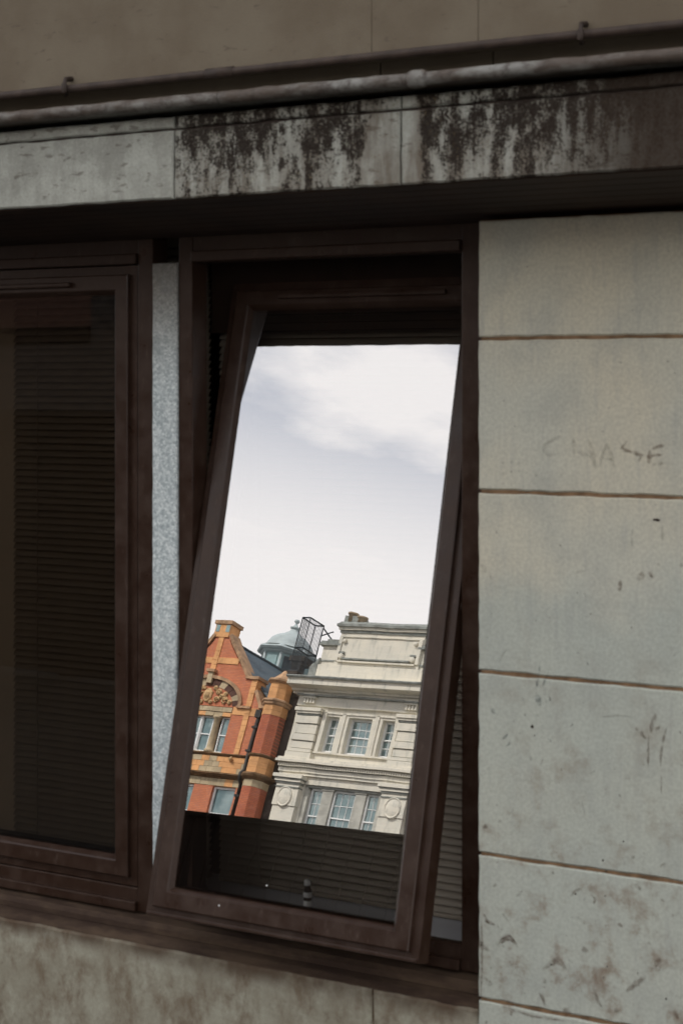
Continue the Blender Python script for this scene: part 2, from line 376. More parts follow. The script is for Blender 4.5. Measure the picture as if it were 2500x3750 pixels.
def block(name, x0, x1, z0, z1, yf, yb, mat, parent, jit=0.0013, ch=0.0035, step=0.03):
    """dressed stone: slightly uneven arrises with a worn chamfer, front at yf (faces -y)"""
    rnd = random.Random(int((x0*31+z0*97+x1*13)*1000))
    pts = []
    def run(a, b):
        n = max(2, int(math.hypot(b[0]-a[0], b[1]-a[1])/step)); j = 0
        for i in range(n):
            u = i/n; k = jit if 0 < i else 0
            pts.append((a[0]+(b[0]-a[0])*u+rnd.uniform(-k, k), a[1]+(b[1]-a[1])*u+rnd.uniform(-k, k)))
    run((x0, z0), (x1, z0)); run((x1, z0), (x1, z1)); run((x1, z1), (x0, z1)); run((x0, z1), (x0, z0))
    cx, cz = (x0+x1)/2, (z0+z1)/2; hx, hz = (x1-x0)/2, (z1-z0)/2
    n = len(pts); v = []
    for p in pts:
        q = (min(max(p[0], x0+ch), x1-ch), min(max(p[1], z0+ch), z1-ch))
        q = (cx+(p[0]-cx)*(1-ch/hx), cz+(p[1]-cz)*(1-ch/hz)); v.append((q[0], yf, q[1]))
    v += [(p[0], yf+ch*rnd.uniform(0.7, 1.2), p[1]) for p in pts] + [(p[0], yb, p[1]) for p in pts]
    f = [tuple(range(n))]
    for r in (0, n): f += [(r+i, r+n+i, r+n+(i+1) % n, r+(i+1) % n) for i in range(n)]
    f.append(tuple(range(2*n, 3*n))[::-1])
    return obj(name, recalc(mesh(v, f)), mat, parent)
def ringparts(x0, x1, z0, z1, prof, names, mat, parent, loc=None, rot=None):
    """rectangular frame of four mitred members; prof = closed list of (inset, y)"""
    n = len(prof)
    def corner(i, k):
        d = prof[k][0]; return [(x0+d, prof[k][1], z0+d), (x1-d, prof[k][1], z0+d), (x1-d, prof[k][1], z1-d), (x0+d, prof[k][1], z1-d)][i]
    out = []
    for s, nm in enumerate(names):
        v = [corner(s, k) for k in range(n)] + [corner((s+1) % 4, k) for k in range(n)]
        f = [(k, (k+1) % n, n+(k+1) % n, n+k) for k in range(n)] + [tuple(range(n)), tuple(range(n, 2*n))[::-1]]
        out.append(obj(nm, recalc(mesh(v, f)), mat, parent, loc=loc, rot=rot))
    return out
def structure(o, kind='structure'): o['kind'] = kind; return o

# ================================================================ the ground
g = structure(box('ground', -900, 900, -900, 900, -0.9, -0.24, 'asphalt'))
structure(box('pavement', -60, 60, -4.9, -0.03, -0.45, -0.105, 'paving'))
structure(box('kerb', -60, 60, -5.05, -4.902, -0.45, -0.109, 'kerbstone'))
pv = box('pavement', -160, 160, -74, -58, -0.45, -0.105, 'paving'); structure(pv)
pv.rotation_euler = (0, 0, R(5.5)); 

# ================================================================ the near building
ob = thing('office_building', 'stone-clad office building with brown windows, stained lintel and pale pier', 'building')
pier = part('pier', parent=ob)
JZ = [-0.30, 0.232, 0.565, 0.983, 1.397, 1.747, 2.021]
for i in range(6):
    block('stone_block', 0.0, 0.945, JZ[i]+0.0042, JZ[i+1]-0.0042, 0.0, 0.22, 'pier', pier)
    block('stone_block', 0.951, 2.2, JZ[i]+0.0042, JZ[i+1]-0.0042, 0.0, 0.22, 'pier', pier)
box('mortar_bed', 0.006, 2.19, 0.0042, 0.21, -0.24, 2.018, 'mortar', pier)
# scuffs, scribbles and spots on the pier (plane y = 0)
CAMX, CAMY, CAMZ, F0, TH = 2.0371, -3.9002, 1.65, 7000.0, R(31.6638)
def strokes(name, pts, wd, mat):
    P = [Vector((x, 0, z)) for x, z in pts]; v = []; f = []; fade = []
    # resample
    Q = []
    for i in range(len(P)-1):
        m = max(2, int((P[i+1]-P[i]).length/0.004))
        for k in range(m): Q.append(P[i].lerp(P[i+1], k/m))
    Q.append(P[-1]); rn = random.Random(len(Q)*7+int(P[0].x*999))
    for i, q in enumerate(Q):
        d = (Q[min(i+1, len(Q)-1)]-Q[max(i-1, 0)]).normalized(); nrm = Vector((-d.z, 0, d.x))
        u = i/(len(Q)-1); ww = wd*0.62*(0.35+0.65*math.sin(math.pi*min(max(u, 0.06), 0.94)))*rn.uniform(0.75, 1.2)
        for s, y in ((-1.9, 0.0003), (-0.5, -0.0005), (0.5, -0.0005), (1.9, 0.0003)):
            v.append(q+nrm*ww*s+Vector((0, y, 0))); fade.append(0.0 if abs(s) > 1 else min(1.0, 6*min(u, 1-u)))
    for i in range(len(Q)-1):
        for k in range(3): f.append((i*4+k, i*4+k+1, i*4+k+5, i*4+k+4))
    me = mesh(v, f); at = me.attributes.new('fade', 'FLOAT', 'POINT'); at.data.foreach_set('value', fade)
    return obj(name, me, mat, pier)
# SC: (polyline in metres on the pier face, width, dirt); SPOT: (x, z, radius, dirt)
G_, B_, N_, D_ = 'dirt_grey', 'dirt_brown', 'dirt_green', 'dirt_dark'
SC = [([(0.217,1.53),(0.194,1.521),(0.17,1.508),(0.165,1.494),(0.175,1.484),(0.198,1.483)],0.0059,G_),([(0.238,1.528),(0.241,1.478)],0.0065,G_),([(0.242,1.493),(0.28,1.483)],0.0065,G_),([(0.274,1.524),(0.284,1.488),(0.295,1.451)],0.0095,G_),([(0.32,1.516),(0.309,1.486),(0.302,1.459)],0.0065,G_),([(0.32,1.515),(0.338,1.457)],0.0077,G_),([(0.307,1.48),(0.335,1.476)],0.0047,G_),([(0.369,1.52),(0.354,1.501),(0.402,1.487),(0.391,1.469)],0.0065,B_),([(0.42,1.502),(0.419,1.466)],0.0071,B_),([(0.424,1.502),(0.459,1.512)],0.0059,B_),([(0.423,1.487),(0.453,1.49)],0.0053,B_),([(0.421,1.468),(0.458,1.472)],0.0053,G_),([(0.426,1.348),(0.446,1.347)],0.0044,D_),([(0.241,1.221),(0.26,1.226),(0.271,1.23)],0.0047,G_),([(0.054,1.008),(0.064,1.028),(0.075,1.042)],0.0042,G_),([(0.223,1.374),(0.23,1.367)],0.003,G_),([(0.391,1.213),(0.399,1.222),(0.405,1.233)],0.0101,B_),([(0.417,1.237),(0.426,1.226),(0.424,1.22)],0.0089,B_),([(0.437,1.255),(0.443,1.247)],0.0042,B_),([(0.486,1.255),(0.498,1.25)],0.0077,B_),([(0.38,1.33),(0.377,1.264)],0.0036,G_),([(0.449,1.338),(0.45,1.301)],0.0047,G_),([(0.007,1.231),(0.02,1.21)],0.0077,G_),([(0.03,1.208),(0.034,1.193)],0.0047,G_),([(0.352,1.214),(0.349,1.185)],0.0071,B_),([(0.062,1.444),(0.066,1.436)],0.0053,G_),([(0.082,1.448),(0.086,1.439)],0.0053,G_),([(0.103,1.45),(0.106,1.441)],0.0053,G_),([(0.122,1.447),(0.126,1.439)],0.0053,G_),([(0.062,1.421),(0.066,1.412)],0.0053,G_),([(0.083,1.42),(0.086,1.411)],0.0053,G_),([(0.103,1.423),(0.106,1.414)],0.0053,G_),([(0.145,1.442),(0.148,1.433)],0.0053,G_),([(0.207,1.444),(0.21,1.435)],0.0053,G_),([(0.062,1.467),(0.066,1.458)],0.0053,G_),([(0.082,1.47),(0.086,1.461)],0.0053,G_),([(0.102,1.469),(0.105,1.46)],0.0053,G_),([(0.122,1.468),(0.125,1.459)],0.0053,G_),([(0.157,1.019),(0.148,0.958),(0.146,0.941)],0.0044,N_),([(0.18,1.004),(0.165,0.968),(0.172,0.919)],0.0039,N_),([(0.148,0.944),(0.152,0.934),(0.157,0.916)],0.0101,N_),([(0.113,0.934),(0.116,0.92)],0.0065,G_),([(0.032,0.9),(0.044,0.894),(0.054,0.89)],0.0101,N_),([(0.116,0.897),(0.125,0.888)],0.003,N_),([(0.077,0.849),(0.062,0.833)],0.0053,N_),([(0.08,0.836),(0.079,0.824),(0.067,0.817)],0.0053,N_),([(0.093,0.84),(0.107,0.837)],0.003,G_),([(0.125,0.82),(0.138,0.786)],0.0042,G_),([(0.18,0.846),(0.186,0.836)],0.003,N_),([(0.435,0.928),(0.426,0.901),(0.422,0.88)],0.0077,B_),([(0.418,0.881),(0.417,0.844),(0.416,0.804)],0.0042,B_),([(0.383,0.892),(0.399,0.882),(0.414,0.866)],0.0059,B_),([(0.431,0.888),(0.447,0.901)],0.0053,B_),([(0.46,0.9),(0.452,0.873),(0.446,0.835),(0.445,0.808)],0.0053,B_),([(0.447,0.796),(0.447,0.75)],0.0027,B_),([(0.296,0.905),(0.349,0.914),(0.386,0.913)],0.0036,G_),([(0.23,0.498),(0.242,0.511),(0.262,0.523)],0.0053,B_),([(0.032,0.493),(0.049,0.501)],0.0053,B_),([(0.013,0.431),(0.02,0.414),(0.045,0.406)],0.0053,B_),([(0.097,0.479),(0.115,0.498)],0.0042,B_),([(0.262,0.494),(0.271,0.504)],0.0036,B_),([(0.28,0.511),(0.292,0.501),(0.287,0.489)],0.0042,B_),([(0.444,0.524),(0.456,0.519)],0.0042,B_),([(0.05,0.356),(0.064,0.378),(0.079,0.386),(0.1,0.37)],0.0089,B_),([(0.007,0.376),(0.01,0.341)],0.0089,B_),([(0.405,0.623),(0.409,0.612)],0.0036,B_),([(0.376,0.604),(0.388,0.608)],0.0047,B_),([(0.444,0.591),(0.459,0.604)],0.0071,B_),([(0.383,0.548),(0.402,0.537)],0.0071,B_),([(0.276,0.777),(0.295,0.789)],0.003,G_),([(0.258,0.717),(0.268,0.683)],0.003,G_),([(0.343,0.456),(0.359,0.45)],0.0059,B_),([(0.242,0.459),(0.277,0.438)],0.0053,G_),([(0.06,0.438),(0.079,0.42)],0.0036,B_),([(0.05,0.648),(0.06,0.642)],0.0065,B_),([(0.01,0.623),(0.03,0.637)],0.0065,B_),([(0.414,0.427),(0.423,0.42)],0.0047,B_),([(0.363,0.308),(0.39,0.332),(0.414,0.351)],0.0095,B_),([(0.288,0.304),(0.297,0.278),(0.312,0.259)],0.0063,B_),([(0.16,0.323),(0.184,0.341),(0.201,0.354),(0.225,0.332)],0.0087,B_),([(0.167,0.307),(0.169,0.292)],0.0087,B_),([(0.152,0.273),(0.165,0.259),(0.169,0.243)],0.0079,B_),([(0.044,0.36),(0.062,0.375),(0.082,0.384),(0.104,0.364)],0.0079,B_),([(0.015,0.43),(0.024,0.413),(0.044,0.407)],0.0071,B_),([(0.017,0.274),(0.039,0.27)],0.0079,B_),([(0.004,0.356),(0.031,0.346)],0.0063,B_),([(0.214,0.248),(0.229,0.232)],0.0119,B_),([(0.43,0.377),(0.447,0.394)],0.0095,B_),([(0.475,0.289),(0.487,0.269)],0.0063,B_),([(0.257,0.391),(0.274,0.379)],0.0103,B_),([(0.336,0.267),(0.349,0.26)],0.0071,B_),([(0.008,0.433),(0.01,0.325),(0.007,0.217)],0.004,B_),([(0.057,0.225),(0.136,0.215),(0.223,0.219)],0.0047,B_)]
SPOT = [(0.137,0.869,0.0053,D_),(0.143,0.85,0.0024,D_),(0.236,0.883,0.0021,D_),(0.337,0.794,0.0027,B_),(0.359,0.638,0.0027,D_),(0.31,0.59,0.003,D_),(0.317,0.567,0.0027,D_),(0.262,0.934,0.0021,N_),(0.182,0.934,0.0044,N_),(0.244,0.506,0.0027,D_),(0.315,0.512,0.0024,D_),(0.08,0.647,0.0021,B_),(0.265,0.647,0.0024,G_),(0.151,0.578,0.003,G_),(0.188,0.545,0.0047,B_),(0.034,1.118,0.0021,N_),(0.146,1.074,0.0018,N_),(0.128,1.03,0.0024,N_),(0.25,1.045,0.0042,N_),(0.274,1.022,0.0036,N_),(0.477,1.056,0.0024,B_),(0.198,1.493,0.0021,G_),(0.296,1.18,0.0042,N_),(0.268,1.171,0.003,N_),(0.324,1.077,0.003,N_),(0.32,0.357,0.0024,D_),(0.311,0.331,0.002,D_),(0.392,0.354,0.002,D_),(0.458,0.309,0.0032,D_),(0.184,0.339,0.0028,D_),(0.172,0.228,0.0024,B_),(0.228,0.356,0.0032,B_)]
for pts, wd, mt in SC: strokes('dirt_mark', pts, wd, mt)
for x, z, r, mt in SPOT:
    n = 9; rn = random.Random(int(x*1e4)); v = [(x, -0.0012, z)]
    v += [(x+r*math.cos(2*math.pi*k/n)*rn.uniform(.75, 1.2), 0.0002, z+r*math.sin(2*math.pi*k/n)*rn.uniform(.8, 1.3)) for k in range(n)]
    me = mesh(v, [(0, 1+k, 1+(k+1) % n) for k in range(n)]); at = me.attributes.new('fade', 'FLOAT', 'POINT'); at.data.foreach_set('value', [1.6]+[0.25]*n)
    obj('dirt_mark', me, mt, pier)

# lintel: three big stones with a fillet above, cut by a groove
lin = part('lintel', parent=ob)
for x0, x1, st_, k in ((-4.2, -0.5905, 0.14, 0), (-0.5865, 0.0075, 1.0, 0), (0.0115, 2.6, 1.0, 1.0)):
    for nm, z0, z1, yf in (('stone_block', 2.0677, 2.2242, -0.375), ('fillet', 2.2296, 2.256, -0.372)):
        b = block(nm, x0, x1, z0, z1, yf, -0.02, 'lintel', lin, ch=0.004); b['stain'] = st_; b['soot'] = k*0.95
box('lintel_core', -4.19, 2.59, -0.361, 0.0, 2.076, 2.253, 'dark_pipe', lin)
# dark painted soffit boards under the lintel
sof = part('soffit', parent=ob)
NB = 8
for i in range(NB):
    ya = -0.363+i*(0.465/NB); yb = ya+0.465/NB-0.004; za = 2.0645-(ya+0.363)*0.093; zb = 2.0645-(yb+0.363)*0.093
    sweepx('soffit_board', [(ya, za), (yb, zb), (yb, zb+0.012), (ya, za+0.012)], -4.2, 2.6, 'soffit_paint', sof)
sweepx('soffit_backing', [(-0.355, 2.079), (0.115, 2.036), (0.115, 2.05), (-0.355, 2.094)], -4.18, 2.58, 'soffit_paint', sof)
# lead-covered top of the ledge with its rolled nosing
led = part('ledge', parent=ob)
sweepx('lead_sheet', [(-0.415, 2.268), (-0.02, 2.272), (-0.02, 2.298), (-0.413, 2.284)], -4.2, 2.6, 'lead', led)
def roll(x0, x1, rr=0.0145):
    n = int((x1-x0)/0.03); tube('lead_roll', [(x0+(x1-x0)*i/n, -0.420+random.uniform(-.0012, .0012), 2.2805+random.uniform(-.0012, .0012)) for i in range(n+1)], rr, 'lead', led, 14, 0.05)
roll(-4.2, -0.4285); roll(-0.4245, 0.066); roll(0.090, 2.6)
tube('collar', [(0.057, -0.420, 2.2805), (0.067, -0.420, 2.2805), (0.089, -0.420, 2.2805), (0.099, -0.420, 2.2805)], [0.0155, 0.0195, 0.0195, 0.0155], 'lead', led, 16)
# recessed strip behind the ledge, upper wall slabs overhanging it
rec = part('recess', parent=ob)
for x0, x1 in ((-4.2, -0.262), (-0.258, 0.036), (0.040, 2.6)): box('wall_slab', x0, x1, 0.0, 0.25, 2.30, 2.52, 'upper', rec)
upw = part('upper_wall', parent=ob)
for x0, x1 in ((-9, -1.9), (-1.899, -0.2256), (-0.2244, 0.0509), (0.0521, 2.1), (2.101, 9)):
    block('wall_slab', x0, x1, 2.404, 4.6, -0.10, 0.25, 'upper', upw, ch=0.002, step=0.1)
box('mortar_bed', -8.9, 8.9, -0.0975, 0.24, 2.412, 4.59, 'upper', upw)
box('wall_mass', -9, 9, -0.10, 0.35, 4.604, 13.0, 'upper', upw)
# wall below the windows with its weathered sill
low = part('lower_wall', parent=ob)
for x0, x1 in ((-9, -2.4), (-2.396, -0.288), (-0.284, -0.003)): block('stone_block', x0, x1, -0.30, 0.204, 0.002, 0.2, 'lower', low, ch=0.006)
box('mortar_bed', -8.9, -0.01, 0.012, 0.19, -0.24, 0.196, 'mortar', low)
sil = part('sill', parent=ob)
sweepx('sill_board', [(0.008, 0.206), (0.03, 0.216), (0.145, 0.238), (0.145, 0.19), (0.008, 0.19)], -2.55, -0.003, 'sill', sil)
sweepx('sill_fillet', [(0.052, 0.222), (0.052, 0.236), (0.066, 0.246), (0.145, 0.252), (0.145, 0.225)], -2.55, -0.004, 'sill', sil)
# granite strip between the two windows
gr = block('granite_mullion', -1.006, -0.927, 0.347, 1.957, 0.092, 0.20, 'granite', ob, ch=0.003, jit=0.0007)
# the rest of the building's shell and the rooms
sh = part('shell', parent=ob)
box('side_wall', -9, -2.56, 0.004, 0.30, 0.21, 2.30, 'upper', sh); box('side_wall', 2.203, 9, 0.004, 0.30, -0.25, 2.30, 'upper', sh)
box('back_wall', -9, 9, 9.0, 9.3, -0.25, 13.0, 'upper', sh); box('end_wall', -9.3, -9.003, 0, 9.3, -0.25, 13, 'upper', sh); box('end_wall', 9.003, 9.3, 0, 9.3, -0.25, 13, 'upper', sh)
box('roof', -9.3, 9.3, -0.1, 9.3, 13.003, 13.3, 'upper', sh)
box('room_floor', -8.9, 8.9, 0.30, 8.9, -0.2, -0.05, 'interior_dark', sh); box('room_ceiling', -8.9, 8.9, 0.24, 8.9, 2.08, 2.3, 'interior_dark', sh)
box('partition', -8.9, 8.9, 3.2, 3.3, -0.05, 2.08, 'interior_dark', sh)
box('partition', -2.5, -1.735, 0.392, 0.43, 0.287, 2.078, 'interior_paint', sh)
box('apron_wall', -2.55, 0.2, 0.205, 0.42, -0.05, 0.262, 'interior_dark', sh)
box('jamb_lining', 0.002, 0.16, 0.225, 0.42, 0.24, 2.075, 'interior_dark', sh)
box('shade_panel', -0.99, 0.0, 0.336, 0.354, 1.78, 2.078, 'soffit_paint', sh)  # added dark panel over the top slats, standing in for shade at the window head
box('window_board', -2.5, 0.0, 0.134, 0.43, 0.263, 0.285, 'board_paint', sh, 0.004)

# ================================================================ windows
FY = 0.10          # front of the fixed frames
Z0, Z1 = 0.315, 1.957
def fixed_frame(x0, x1, jl, jr, p):
    """four members around the opening x0..x1, jambs jl / jr wide"""
    box('frame_jamb', x0-jl, x0, FY, FY+0.065, 0.254, 2.036, 'frame', p, 0.003)
    box('frame_jamb', x1, x1+jr, FY, FY+0.065, 0.254, 2.036, 'frame', p, 0.003)
    box('frame_head', x0+0.0005, x1-0.0005, FY+0.002, FY+0.065, Z1, 2.036, 'frame', p, 0.003)
    box('frame_bead', x0+0.0005, x1-0.0005, FY-0.010, FY+0.0015, Z1, Z1+0.028, 'frame', p, 0.003)
    box('frame_rail', x0+0.0005, x1-0.0005, FY+0.002, FY+0.030, 0.254, Z0, 'frame', p, 0.003)
    box('frame_rail', x0+0.0005, x1-0.0005, FY-0.012, FY+0.0015, 0.256, 0.281, 'frame', p, 0.003)
SASH = [(0, 0.045), (0, 0), (0.023, 0), (0.023, -0.012), (0.026, -0.014), (0.062, -0.014), (0.066, -0.011), (0.080, 0.010), (0.080, 0.045)]
NM = ('sash_rail', 'sash_stile', 'sash_rail', 'sash_stile')

# ---- the pivoted window, bottom swung out to the street
pw = thing('pivot_window', 'brown pivot window tilted open, its glass mirroring sky and rooftops', 'window', (-0.4895, 0, 0.25))
pw_x = -0.4895
ch = []
fixed_frame(-0.882, -0.097, 0.044, 0.094, pw)
box('frame_rail', -1.0085, -0.9265, FY+0.002, FY+0.06, 0.254, 0.345, 'frame', pw, 0.003)
SPECKS = ((-0.165, -0.0142, -0.764), (-0.045, -0.0002, -0.70))
TILT = R(13.5); SL = 1.632; SX = 0.3885
c = Vector((0, 0.0903, 1.1145))
srot = (-TILT, 0, 0)
# sash meshes live in sash coordinates centred on the pivot
ringparts(-SX, SX, -SL/2, SL/2, SASH, NM, 'frame', pw)
pane(-SX+0.076, SX-0.076, 0.0, 0.006, -SL/2+0.076, SL/2-0.076, 'coated_glass', pw)
box('vent_strip', -0.225, 0.27, -0.028, -0.0145, SL/2-0.050, SL/2-0.036, 'frame', pw, 0.004)
box('drip_bar', -SX+0.004, SX-0.004, -0.006, -0.0005, -SL/2+0.002, -SL/2+0.010, 'frame', pw, 0.002)
for s in (-1, 1): lathe('pivot', [(0.012, -0.004), (0.012, 0.004)], 0, 0, 'dark_pipe', pw, 12).name = 'pivot'
sash = [o for o in col.objects if o.parent == pw and o.name.split('.')[0] in ('sash_rail', 'sash_stile', 'pane', 'vent_strip', 'drip_bar')]
for o in col.objects:
    if o.parent != pw: continue
    k = o.name.split('.')[0]
    if o in sash: o.rotation_euler = srot; o.location = (0, c.y, c.z-0.25)
    elif k == 'pivot': pass
    else: o.location = (-pw_x, 0, -0.25)
pv2 = [o for o in col.objects if o.parent == pw and o.name.startswith('pivot')]
for o, s in zip(pv2, (-1, 1)): o.rotation_euler = (0, R(90), 0); o.location = (s*(SX+0.002), 0.115, c.z-0.25)

for x, y, z in SPECKS:
    o = lathe('paint_speck', [(0.0023, 0), (0.0019, 0.001), (0.0, 0.0013)], 0, 0, 'white_paint', pw, 8)
    o.matrix_local = Matrix.Translation((0, c.y, c.z-0.25)) @ Matrix.Rotation(-TILT, 4, 'X') @ Matrix.Translation((x, y, z)) @ Matrix.Rotation(R(90), 4, 'X')

# ---- the shut window beside it
fw = thing('fixed_window', 'brown framed window, shut, a dark slatted blind behind its glass', 'window', (-1.70, 0, 0.25))
fixed_frame(-2.35, -1.059, 0.1, 0.050, fw)
ringparts(-2.347, -1.063, Z0+0.003, Z1-0.003, [(a, b+FY+0.004) for a, b in SASH], NM, 'frame', fw)
pane(-2.347+0.076, -1.063-0.076, FY+0.006, FY+0.012, Z0+0.079, Z1-0.079, 'plain_glass', fw)
box('vent_strip', -2.0, -1.272, FY-0.024, FY-0.0105, Z1-0.056, Z1-0.042, 'frame', fw, 0.004)
for o in col.objects:
    if o.parent == fw: o.location = (1.70, 0, -0.25)

# ================================================================ venetian blinds
def slatmesh(w):
    v = []; f = []; n = 5
    for j in range(n+1):
        a = (j/n-0.5)*0.025; crown = 0.0022*(1-(2*j/n-1)**2)
        y = a*math.cos(R(52))-crown*math.sin(R(52)); z = a*math.sin(R(52))+crown*math.cos(R(52))
        v += [(-w/2, y, z), (w/2, y, z)]
    for j in range(n): f.append((2*j, 2*j+1, 2*j+3, 2*j+2))
    k = len(v); v += [(x, y+0.0003, z-0.0004) for x, y, z in v]
    f += [(k+a, k+d, k+cc, k+b) for a, b, cc, d in f[:n]]
    f += [(0, 1, k+1, k), (2*n, k+2*n, k+2*n+1, 2*n+1)]
    return mesh(v, f)
def blind(x0, x1, y, zt, zb, label, parent=None):
    w = x1-x0; t = thing('venetian_blind', label, 'blind', ((x0+x1)/2, y, zb), 0, 'venetian blinds inside the office windows')
    me = slatmesh(w); n = int((zt-0.03-zb-0.014)/0.0195)
    for i in range(n):
        o = obj('slat', me, 'slat_metal', t, (random.uniform(-.001, .001), random.uniform(-.0008, .0008), 0.024+i*0.0195), (random.uniform(-.05, .05), 0, random.uniform(-.0012, .0012)))
    box('headrail', -w/2, w/2, -0.014, 0.014, zt-zb-0.03, zt-zb, 'slat_metal', t, 0.002)
    box('bottom_rail', -w/2, w/2, -0.011, 0.011, 0.001, 0.013, 'slat_metal', t, 0.002)
    for s in (-0.36, 0.36): tube('ladder_cord', [(w*s, -0.0145, 0.01), (w*s, -0.0145, zt-zb-0.02)], 0.0011, 'slat_metal', t, 6)
    return t
blind(-0.985, 0.0, 0.372, 2.05, 0.287, 'dark slatted blind hanging behind the tilted mirror-like window')
blind(-1.722, -1.02, 0.372, 2.05, 0.287, 'dark slatted blind behind the glass of the shut window')

# small glass bottle on the window board
bt = thing('bottle', 'small glass bottle with a pale cap standing on the inside window board', 'bottle', (-0.622, 0.245, 0.285))
lathe('body', [(0.009, 0.0), (0.0105, 0.002), (0.0105, 0.052), (0.008, 0.060), (0.0055, 0.063), (0.0055, 0.067)], 0, 0, 'dark_pipe', bt, 16)
lathe('label', [(0.0108, 0.012), (0.0111, 0.013), (0.0111, 0.026), (0.0108, 0.027)], 0, 0, 'white_paint', bt, 16)
lathe('label', [(0.0108, 0.036), (0.0111, 0.037), (0.0111, 0.048), (0.0108, 0.049)], 0, 0, 'white_paint', bt, 16)
lathe('cap', [(0.008, 0.066), (0.009, 0.067), (0.009, 0.077), (0.007, 0.080), (0.002, 0.081)], 0, 0, 'white_paint', bt, 16)

# thin dark pipe clipped under the overhang of the upper wall
pp = thing('pipe', 'thin dark pipe clipped along the upper wall above the lead ledge', 'pipe', (-0.4, -0.118, 2.40))
xs = [-4+i*0.1 for i in range(67)]
tube('run', [(x, random.uniform(-.001, .001), -0.004+0.0015*math.sin(x*2.1)) for x in xs], 0.0105, 'dark_pipe', pp, 10)
for x in (-0.707, 0.723):
    cl = tube('clip', [(x-0.008, 0.016, 0.022), (x-0.008, -0.006, 0.018), (x-0.008, -0.0135, 0.004), (x-0.008, -0.0135, -0.014), (x-0.008, -0.004, -0.022)], 0.007, 'dark_pipe', pp, 8)
tube('coupling', [(0.12-0.4, 0, -0.004), (0.20-0.4, 0, -0.004)], 0.0128, 'dark_pipe', pp, 10)

# ================================================================ invented boarded fence, standing in for an unknown dark object behind the viewer
fe = thing('standin_fence', 'invented dark boarded fence, standing in for an unknown dark object mirrored low in the window', 'fence', (-3.4, -4.42, 0), R(6.8))
bm_ = boxmesh(-0.0735, 0.0735, -0.009, 0.009, -0.08, 1.452, 0.002); M_f = M['fence_stain']; bm_.materials.append(M_f)
for i in range(46): obj('board', bm_, None, fe, (-4.2+i*0.15, 0.012, random.uniform(-.002, .002)))
for z in (0.3, 1.1): box('rail', -4.28, 2.63, -0.045, 0.002, z, z+0.09, 'fence_stain', fe)
for i in range(4): box('post', -4.2+i*2.2, -4.1+i*2.2, -0.146, -0.046, -0.3, 1.44, 'fence_stain', fe)
box('capping', -4.3, 2.66, -0.03, 0.035, 1.455, 1.475, 'fence_stain', fe)

# ================================================================ red brick and terracotta building across the street
PHI = R(5.5)
A0 = Vector((-50*math.cos(PHI), -65-50*math.sin(PHI), 0))
rb = thing('brick_building', 'red brick and orange terracotta building with a shaped gable and slate roof', 'building', A0, PHI)
def win(parent, x0, x1, z0, z1, y, cols, rows, frame=0.06, bar=0.018, name='window', mid=True, curtain=True):
    """sash window in a recess: frame, panes, meeting rail, glazing bars; front of frame at y (faces +y)"""
    o = box(name, x0, x1, y-0.10, y-0.085, z0, z1, 'far_glass', parent)
    segs = []
    def bx(nm, a, b, c_, d, e, f_): return box(nm, a, b, c_, d, e, f_, 'white_paint', o)
    bx('stile', x0, x0+frame, y-0.085, y, z0, z1); bx('stile', x1-frame, x1, y-0.085, y, z0, z1)
    bx('rail', x0+frame, x1-frame, y-0.085, y-0.002, z1-frame, z1); bx('rail', x0+frame, x1-frame, y-0.085, y-0.002, z0, z0+frame*1.2)
    zm = (z0+z1)/2
    if mid: bx('meeting_rail', x0+frame, x1-frame, y-0.085, y-0.01, zm-0.03, zm+0.03)
    a, b = x0+frame, x1-frame; yb = y-0.078
    for i in range(1, cols): segs.append(((a+(b-a)*i/cols, yb, z0+frame), (a+(b-a)*i/cols, yb, z1-frame)))
    for j in range(1, rows*2):
        if j == rows: continue
        zz = z0+frame+(z1-z0-2*frame)*j/(2*rows); segs.append(((a, yb, zz), (b, yb, zz)))
    if segs: bars('glazing_bars', segs, bar/2, 'white_paint', o)
    return o
def courses(parent, x0, x1, z0, z1, rows, w, y0, y1, mat, alt=None, name='block', gap=0.012):
    h = (z1-z0)/rows; rn = random.Random(int(x0*100+z0*10))
    for r in range(rows):
        n = max(1, round((x1-x0)/w)); ofs = 0.5*(r % 2) if n > 1 else 0; xs_ = sorted({x0, x1} | {x0+(x1-x0)*(i+ofs)/n for i in range(n+1) if x0+0.05 < x0+(x1-x0)*(i+ofs)/n < x1-0.05})
        for a, b in zip(xs_, xs_[1:]):
            box(name, a+gap/2, b-gap/2, y0, y1+rn.uniform(-.006, .006), z0+r*h+gap/2, z0+(r+1)*h-gap/2, alt if alt and rn.random() < 0.3 else mat, parent)
# walls left round the openings
wl = part('wall', parent=rb)
def wb(x0, x1, z0, z1, mat='red_brick', y0=-0.45, y1=0.0): return box('brickwork', x0, x1, y0, y1, z0, z1, mat, wl)
wb(-9, 2.9, 7.0, 13.2); wb(-9, 2.9, -0.3, 7.0, 'soot_shade_brick', -0.45, 0.06); wb(-9, -4.35, 13.2, 16.05); wb(-1.46, -0.32, 13.2, 16.05); wb(1.06, 1.62, 13.2, 16.05); wb(-4.35, -3.0, 13.2, 16.05)
wb(-9, 2.6, 16.06, 17.6, 'terracotta', -0.45, -0.02)
wb(-9, -4.02, 17.6, 19.9); wb(-0.38, 1.50, 17.6, 19.9)
wb(-9, 1.9, 19.9, 20.0, 'red_brick'); 
prism('gable_wall', [(-5.65, 20.0), (1.25, 20.0), (0.69, 20.71), (0.37, 20.9), (0.37, 21.3), (0.0, 21.37), (-0.83, 22.2), (-1.60, 23.05), (-1.83, 23.5), (-2.57, 23.5), (-2.8, 23.05), (-3.57, 22.2), (-4.4, 21.37), (-4.77, 21.3), (-4.77, 20.9), (-5.09, 20.71)], -0.45, 0.0, 'red_brick', rb)
